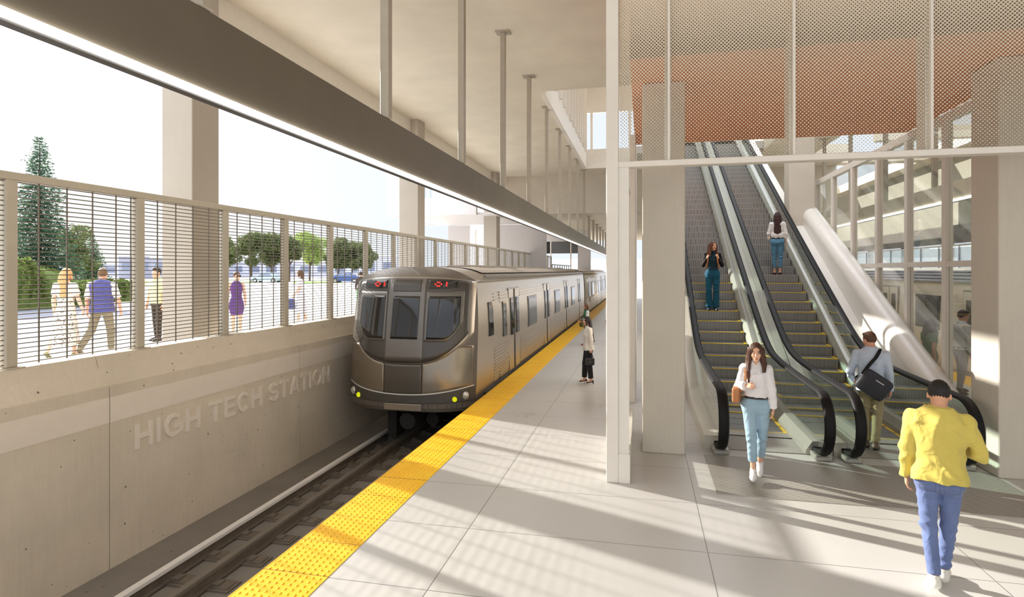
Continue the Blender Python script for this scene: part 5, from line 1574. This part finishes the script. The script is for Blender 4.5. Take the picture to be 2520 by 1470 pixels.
for sx in (-1, 1):
    m = ribbon(torso_arc(tp, [(sx * .11, -.14, .44), (sx * .115, -.05, .515), (sx * .115, .04, .49), (sx * .11, .12, .40), (sx * .12, .14, .28), (sx * .15, .07, .12), (sx * .14, -.12, .10)]), .034, .006, (0, 1, .3)); put(m, 'strap', M_tan, r, M_)
# --- woman riding up
sy = 16.60; sz = zs(16.62)
e, J, tp, hp, S = person('person with very long dark hair and blue jeans riding up the right escalator', (3.47, sy, sz), away(3.47, sy), 1.68, True, MED,
    legs={'L': ((.02, .04, -1), (.02, -.04, -1), (-.06, 1, 0)), 'R': ((-.03, -.02, -1), (-.02, -.08, -1), (.06, 1, 0))},
    arms={'L': ((-.22, .05, -1), (.10, .85, .05), (.4, .8, .1), .7, (1, 0, -.3)), 'R': ((.18, -.03, -1), (.03, .08, -1), (0, .1, -1), .4, (-1, .1, 0))},
    head=(4, 2), skin=(226, 176, 148), hair=dict(col=(58, 36, 34), style='long', len=.50, back=.02),
    top=dict(col=(232, 230, 226), name='blouse', fit=.014, loose=.018, hem=.06, sleeve=.8, neck='crew', fold=.005, blouse=True),
    belt=dict(z=.06), bottom=dict(col=(92, 138, 166), name='jeans', fit=.002, loose=.008, end=.74, fold=.005, var=.2), shoes=dict(col=(72, 50, 40), sole=(50, 36, 30), open=True))
m = MB(); bagbox(m, tp(-.20, .10, .10) * S, (.2, 1, 0), (1, 0, 0), (0, 0, 1), .22, .09, .16)
r, M_ = held('clutch_bag', 'pale clutch bag under the arm of the person riding up', 'bag', e, m, None); put(m, 'bag_body', plain('cream_leather', rgb(224, 218, 204), .5), r, M_)
# --- woman waiting on the platform
x, y = -1.235, 13.45
e, J, tp, hp, S = person('person with long black hair in a beige blouse and black trousers waiting on the platform', (x, y, 0), 104, 1.52, True, MED,
    legs={'L': ((.02, -.06, -1), (-.01, -.10, -1), (-.1, 1, -.12)), 'R': ((-.02, .16, -1), (.0, .04, -1), (.08, 1, -.12))},
    arms={'L': ((-.08, -.16, -1), (-.02, .06, -1), (0, .05, -1), .8, (1, 0, 0)), 'R': ((.10, .05, -1), (.02, .2, -1), (0, .15, -1), .4, (-1, .1, 0))},
    head=(-4, 0), skin=(222, 168, 138), hair=dict(col=(44, 30, 28), style='long', len=.55, back=.06),
    top=dict(col=(214, 206, 196), name='blouse', fit=.028, loose=.020, hem=-.10, sleeve=.92, neck='crew', fold=.005, mode='vert'),
    bottom=dict(col=(36, 34, 36), name='trousers', fit=.002, loose=.018, end=.93, flare=.01, fold=.003), shoes=dict(col=(92, 60, 44), sole=(30, 26, 26), heel=.055, open=True))
a = J['Larm']; c = (a[2] + a[3] * .10) * S
m = MB(); bagbox(m, Vector(c) + Vector((-.02, .02, -.19)), (.1, 1, 0), (1, 0, 0), (0, .05, 1), .215, .09, .17)
r, M_ = held('handbag', 'black handbag hanging from the hand of the person in the beige blouse', 'bag', e, m, None); put(m, 'bag_body', plain('black_leather', rgb(34, 32, 34), .4), r, M_)
m = MB(); cc = Vector(c) + Vector((-.02, .02, -.11)); m.tube([tuple(cc + Vector((0, .075 * math.cos(t), .115 * math.sin(t)))) for t in [PI * i / 10 for i in range(11)]], .007, 6); put(m, 'bag_handle', M_black, r, M_)
m = MB(); m.ball(tuple(Vector(c) + Vector((-.075, .02, -.19))), .012, 8, 6); put(m, 'clasp', plain('gold_clasp', rgb(200, 160, 80), .3, .8), r, M_)
# --- woman in green further along
x, y = -1.90, 20.3
e, J, tp, hp, S = person('person in a green vest with white sleeves standing farther along the platform', (x, y, 0), 110, 1.47, True, FAR,
    legs={'L': ((.0, -.02, -1), (0, -.05, -1), (-.1, 1, 0)), 'R': ((0, .06, -1), (0, -.02, -1), (.1, 1, 0))},
    arms={'L': ((-.10, .10, -1), (.10, .75, -.4), (.1, .8, -.2), .6, (.6, 0, -.5)), 'R': ((.1, .1, -1), (-.1, .7, -.3), (0, .8, -.2), .5, (-1, 0, 0))},
    skin=(226, 170, 140), hair=dict(col=(110, 76, 56), style='shoulder', len=.22),
    top=dict(col=(58, 132, 88), col2=(226, 232, 226), name='vest', fit=.016, loose=.016, hem=-.02, neck='crew', fold=.004),
    bottom=dict(col=(56, 46, 46), name='leggings', fit=.008, loose=.004, end=.97, fold=.003), shoes=dict(col=(170, 60, 70)))
m = MB(); bagbox(m, tp(-.05, .20, -.02) * S, (1, .1, 0), (0, 1, 0), (0, 0, 1), .30, .12, .26)
r, M_ = held('tote_bag', 'olive bag held in front of the person in the green vest', 'bag', e, m, None); put(m, 'bag_body', plain('olive_canvas', rgb(112, 104, 66), .8, var=.3, scale=20), r, M_)
m = MB(); cc = Vector(tp(-.05, .20, .11) * S); m.tube([tuple(cc + Vector((.09 * math.cos(t), 0, .10 * math.sin(t)))) for t in [PI * i / 10 for i in range(11)]], .008, 6); put(m, 'bag_handle', M_black, r, M_)
# --- person behind the post
person('person in a white shirt and dark trousers mostly hidden behind the white post', (-1.06, 20.9, 0), away(-1.06, 20.9) + 12, 1.66, False, FAR,
    legs={'L': ((0, .08, -1), (0, -.04, -1), (-.1, 1, 0)), 'R': ((0, -.06, -1), (0, -.1, -1), (.1, 1, -.1))},
    skin=(216, 164, 136), hair=dict(col=(50, 40, 36), style='short'), top=dict(col=(236, 236, 234), name='shirt', fit=.018, loose=.014, hem=-.06, neck='collar', fold=.004),
    bottom=dict(col=(56, 54, 58), name='trousers', fold=.003), shoes=dict(col=(40, 36, 34)))
# --- behind the glass partition
x, y = 6.5, 14.05
person('person in white shirt and grey trousers seen through glass beside the broad column', (x, y, 0), away(x, y) - 55, 1.76, False, FAR,
    legs={'L': ((0, .12, -1), (0, -.06, -1), (-.1, 1, 0)), 'R': ((0, -.08, -1), (0, -.2, -1), (.1, 1, -.2))},
    head=(-10, 6), skin=(206, 156, 130), hair=dict(col=(60, 48, 42), style='short'), top=dict(col=(226, 224, 222), name='shirt', fit=.016, loose=.012, hem=-.03, neck='collar', fold=.004),
    belt=dict(z=.0), bottom=dict(col=(150, 146, 142), name='trousers', fold=.003), shoes=dict(col=(50, 44, 40)))
x, y = 5.62, 13.35
person('person with dark shoulder length hair and a green top seen through the glass partition', (x, y, 0), away(x, y) - 50, 1.62, True, FAR,
    legs={'L': ((0, .16, -1), (0, -.04, -1), (-.1, 1, 0)), 'R': ((0, -.10, -1), (0, -.22, -1), (.1, 1, -.2))},
    arms={'L': ((-.1, .1, -1), (0, .5, -.8), (0, .5, -.8), .5, (1, 0, 0)), 'R': ((.1, -.2, -1), (0, .1, -1), (0, .1, -1), .5, (-1, 0, 0))},
    skin=(206, 160, 134), hair=dict(col=(54, 46, 42), style='shoulder', len=.26, front=.14), top=dict(col=(104, 140, 112), name='top', fit=.014, hem=-.02, sleeve=.3, neck='crew', fold=.004),
    bottom=dict(col=(150, 140, 132), name='trousers', fold=.003), shoes=dict(col=(80, 70, 64)))
# --- plaza
def pz(u, d): a, b = px(u, depth=d); return a, b
x, y = pz(236, 11.9)
person('person in a blue waistcoat over a white shirt walking hand in hand on the plaza', (x, y, ZP), away(x, y) - 26, 1.80, False, .010,
    legs={'L': ((-.14, -.26, -1), (-.30, -.62, -1), (-.1, .85, -.55)), 'R': ((.05, .22, -1), (.02, .0, -1), (.1, 1, 0))},
    arms={'L': ((-.22, .02, -1), (-.08, .14, -1), (0, .1, -1), .6, (1, .1, 0)), 'R': ((.26, .05, -1), (.12, .22, -1), (0, .15, -1), .5, (-1, .1, 0))},
    build=1.12, head=(14, 2), skin=(226, 172, 146), hair=dict(col=(118, 88, 62), style='short'),
    top=dict(col=(86, 86, 146), col2=(232, 228, 224), name='waistcoat', fit=.024, loose=.018, hem=-.10, sleeve=.46, neck='crew', fold=.005),
    bottom=dict(col=(140, 128, 104), name='trousers', fit=.014, loose=.016, fold=.006), shoes=dict(col=(146, 132, 96), sole=(120, 108, 84)))
x, y = pz(150, 11.5)
MFL = None
def floral():
    t = NT('floral_print'); v = t.coord(); vo = t.n('ShaderNodeTexVoronoi'); t.l(v, vo.inputs['Vector']); vo.inputs['Scale'].default_value = 26
    f = t.math('LESS_THAN', vo.outputs['Distance'], .42); n = t.math('GREATER_THAN', t.noise(v, 40, 2), .5)
    return t.end(t.bsdf(t.mix(t.math('MULTIPLY', f, n), rgb(230, 222, 212), rgb(112, 104, 92)), .85, 0, .2))
person('person with long blonde hair in a floral dress walking hand in hand on the plaza', (x, y, ZP), away(x, y) - 26, 1.78, True, .010,
    legs={'L': ((-.06, -.20, -1), (-.20, -.52, -1), (-.1, .9, -.45)), 'R': ((.03, .20, -1), (.02, .0, -1), (.1, 1, 0))},
    arms={'L': ((-.16, -.05, -1), (-.02, .12, -1), (0, .1, -1), .5, (1, .1, 0)), 'R': ((.22, .10, -1), (.26, .22, -1), (.1, .15, -1), .6, (-1, .1, 0))},
    head=(-16, 4), skin=(238, 194, 170), hair=dict(col=(216, 166, 112), style='long', len=.46, vol=1.03), top=dict(col=(228, 220, 212), name='dress_top', fit=.010, loose=.02, hem=.02, sleeve=.34, neck='crew', fold=.004),
    bottom=dict(kind='dress', name='floral_dress', col=(226, 218, 208), mat=floral(), tab=[(-.72, .23, .24, -.04), (-.45, .21, .20, -.02), (-.12, .185, .140, -.01), (.0, .165, .12, -.005), (.10, .142, .105, 0), (.22, .145, .108, 0)], fold=.006, mode='vert', fx=60), shoes=dict(col=(150, 146, 92), sole=(120, 116, 70), open=True))
x, y = pz(389, 14.4)
person('person in a pale yellow polo shirt and dark trousers standing by the broad plaza column', (x, y, ZP), away(x, y) + 128, 1.82, False, FAR,
    legs={'L': ((0, .08, -1), (0, -.03, -1), (-.1, 1, 0)), 'R': ((0, -.05, -1), (0, -.08, -1), (.1, 1, 0))},
    arms={'R': ((.12, .12, -1), (.0, .30, -1), (0, .2, -1), .5, (-1, .1, 0))},
    skin=(230, 178, 150), hair=dict(col=(58, 40, 32), style='short'), top=dict(col=(222, 218, 168), name='polo_shirt', fit=.018, loose=.016, hem=-.06, sleeve=.45, neck='collar', fold=.004),
    bottom=dict(col=(64, 52, 42), name='trousers', fold=.004), shoes=dict(col=(70, 58, 46)))
x, y = pz(582, 15.0)
e, J, tp, hp, S = person('person in a purple sleeveless dress and sunglasses facing the fence on the plaza', (x, y, ZP), 180 + away(x, y) + 10, 1.72, True, .010,
    legs={'L': ((.0, .06, -1), (.02, -.04, -1), (-.1, 1, 0)), 'R': ((-.02, -.04, -1), (-.02, -.08, -1), (.1, 1, 0))},
    arms={'R': ((.18, -.12, -1), (.05, .10, -1), (0, .1, -1), .5, (-1, .1, 0)), 'L': ((-.20, .0, -1), (-.05, .12, -1), (0, .1, -1), .4, (1, .1, 0))},
    head=(20, 0), skin=(240, 190, 162), hair=dict(col=(92, 62, 44), style='bun'), top=dict(col=(100, 66, 130), name='dress_top', fit=.010, hem=.0, sleeve=0, neck='vee', fold=.003),
    bottom=dict(kind='dress', name='purple_dress', col=(100, 66, 130), tab=[(-.34, .150, .130, 0), (-.16, .188, .145, -.012), (-.05, .182, .135, -.010), (.06, .150, .112, 0), (.12, .138, .104, .003)], fold=.003), shoes=dict(col=(226, 176, 150), open=True))
m = MB()
for sx in (-1, 1): m.ball(tuple(hp(sx * .034, .104, .008) * S), (.027, .014, .020), 10, 8)
m.bar(tuple(hp(-.07, .085, .012) * S), tuple(hp(.07, .085, .012) * S), .008, .008)
m.build('sunglasses', M_black, e, local=True)
x, y = pz(744, 18.6)
e, J, tp, hp, S = person('person in a pale lilac dress carrying a blue bag on the plaza', (x, y, ZP), away(x, y) + 80, 1.74, True, FAR,
    legs={'L': ((.0, .14, -1), (0, -.02, -1), (-.1, 1, 0)), 'R': ((0, -.12, -1), (0, -.3, -1), (.1, 1, -.3))},
    arms={'L': ((-.1, .15, -1), (0, .5, -.75), (0, .4, -.8), .7, (1, 0, 0)), 'R': ((.1, .1, -1), (0, .3, -1), (0, .2, -1), .5, (-1, 0, 0))},
    skin=(240, 186, 160), hair=dict(col=(94, 66, 50), style='shoulder', len=.22), top=dict(col=(224, 220, 232), name='dress_top', fit=.012, hem=.0, sleeve=.35, loose=.02, neck='crew', fold=.003),
    bottom=dict(kind='dress', name='lilac_dress', col=(224, 220, 232), tab=[(-.62, .20, .19, 0), (-.30, .195, .165, -.01), (-.06, .180, .135, -.010), (.06, .148, .112, 0), (.12, .138, .104, .003)], fold=.004, mode='vert'), shoes=dict(col=(226, 170, 140), open=True))
a = J['Larm']; c = Vector((a[2] + a[3] * .09) * S); m = MB(); bagbox(m, c + Vector((-.02, .04, -.20)), (.1, 1, 0), (1, 0, 0), (0, .25, 1), .22, .10, .34)
r, M_ = held('blue_bag', 'dark blue bag carried by the person in the lilac dress', 'bag', e, m, None); put(m, 'bag_body', plain('navy_cloth', rgb(66, 72, 120), .7), r, M_)
x, y = pz(886, 24.6)
person('person in a dark top and green skirt walking away beside the train roof', (x, y, ZP), away(x, y) + 8, 1.68, True, FAR,
    legs={'L': ((-.08, -.10, -1), (-.1, -.25, -1), (-.1, 1, -.3)), 'R': ((.0, .12, -1), (0, -.02, -1), (.1, 1, 0))},
    arms={'L': ((-.2, -.05, -1), (-.02, .1, -1), (0, .1, -1), .5, (1, 0, 0))},
    skin=(206, 156, 130), hair=dict(col=(50, 42, 40), style='cap'), top=dict(col=(72, 62, 58), name='dark_top', fit=.014, hem=-.02, sleeve=.9, neck='crew', fold=.004),
    bottom=dict(kind='skirt', name='green_skirt', col=(118, 164, 124), tab=[(-.42, .20, .18, 0), (-.18, .195, .150, -.012), (-.05, .182, .135, -.010), (.05, .152, .115, 0)], fold=.004), shoes=dict(col=(62, 66, 60)))
# ================================================================== CAMERA, SUN, SKY
cam = bpy.data.cameras.new('camera'); co = bpy.data.objects.new('camera', cam); COL.objects.link(co)
co.location = (0, 0, 2.6); co.rotation_euler = (PI / 2, 0, math.atan(322 / 1437.))
cam.sensor_fit = 'HORIZONTAL'; cam.sensor_width = 36; cam.lens = 1437 / 2520 * 36; cam.shift_y = -(735 - 666) / 2520; cam.clip_end = 1000
SC.camera = co
sun = bpy.data.lights.new('sun', 'SUN'); so = bpy.data.objects.new('sun', sun); COL.objects.link(so)
so.rotation_euler = Vector((1, -.416, -.442)).to_track_quat('-Z', 'Y').to_euler()
so.location = (-30, 20, 30)
sun.energy = 9.5; sun.angle = math.radians(.78); sun.color = (1.0, .97, .92)
w = bpy.data.worlds.new('sky'); SC.world = w; w.use_nodes = True
nt = w.node_tree; nt.nodes.clear()
out = nt.nodes.new('ShaderNodeOutputWorld'); bgn = nt.nodes.new('ShaderNodeBackground')
tc = nt.nodes.new('ShaderNodeTexCoord'); sx = nt.nodes.new('ShaderNodeSeparateXYZ'); nt.links.new(tc.outputs['Generated'], sx.inputs[0])
mr = nt.nodes.new('ShaderNodeMapRange'); nt.links.new(sx.outputs['X'], mr.inputs[0]); mr.inputs[1].default_value = -.72; mr.inputs[2].default_value = -.30
mx = nt.nodes.new('ShaderNodeMix'); mx.data_type = 'RGBA'; nt.links.new(mr.outputs[0], mx.inputs[0])
mx.inputs[6].default_value = (1.0, 1.0, 1.0, 1); mx.inputs[7].default_value = (.80, .86, .95, 1)
mr2 = nt.nodes.new('ShaderNodeMapRange'); nt.links.new(sx.outputs['Z'], mr2.inputs[0]); mr2.inputs[1].default_value = .27; mr2.inputs[2].default_value = .8; mr2.inputs[3].default_value = 1.06; mr2.inputs[4].default_value = 4.2
nt.links.new(mx.outputs[2], bgn.inputs[0]); nt.links.new(mr2.outputs[0], bgn.inputs[1]); nt.links.new(bgn.outputs[0], out.inputs[0])
vs = SC.view_settings
SC.display_settings.display_device = 'sRGB'
vs.view_transform = 'Standard'; vs.look = 'None'; vs.gamma = 1.0; vs.use_curve_mapping = False; vs.exposure = 0.06
SC.cycles.max_bounces = 10; SC.cycles.diffuse_bounces = 5; SC.cycles.glossy_bounces = 4; SC.cycles.transparent_max_bounces = 24
SC.cycles.use_denoising = True; SC.cycles.sample_clamp_indirect = 6
SC.cycles.caustics_reflective = False; SC.cycles.caustics_refractive = False
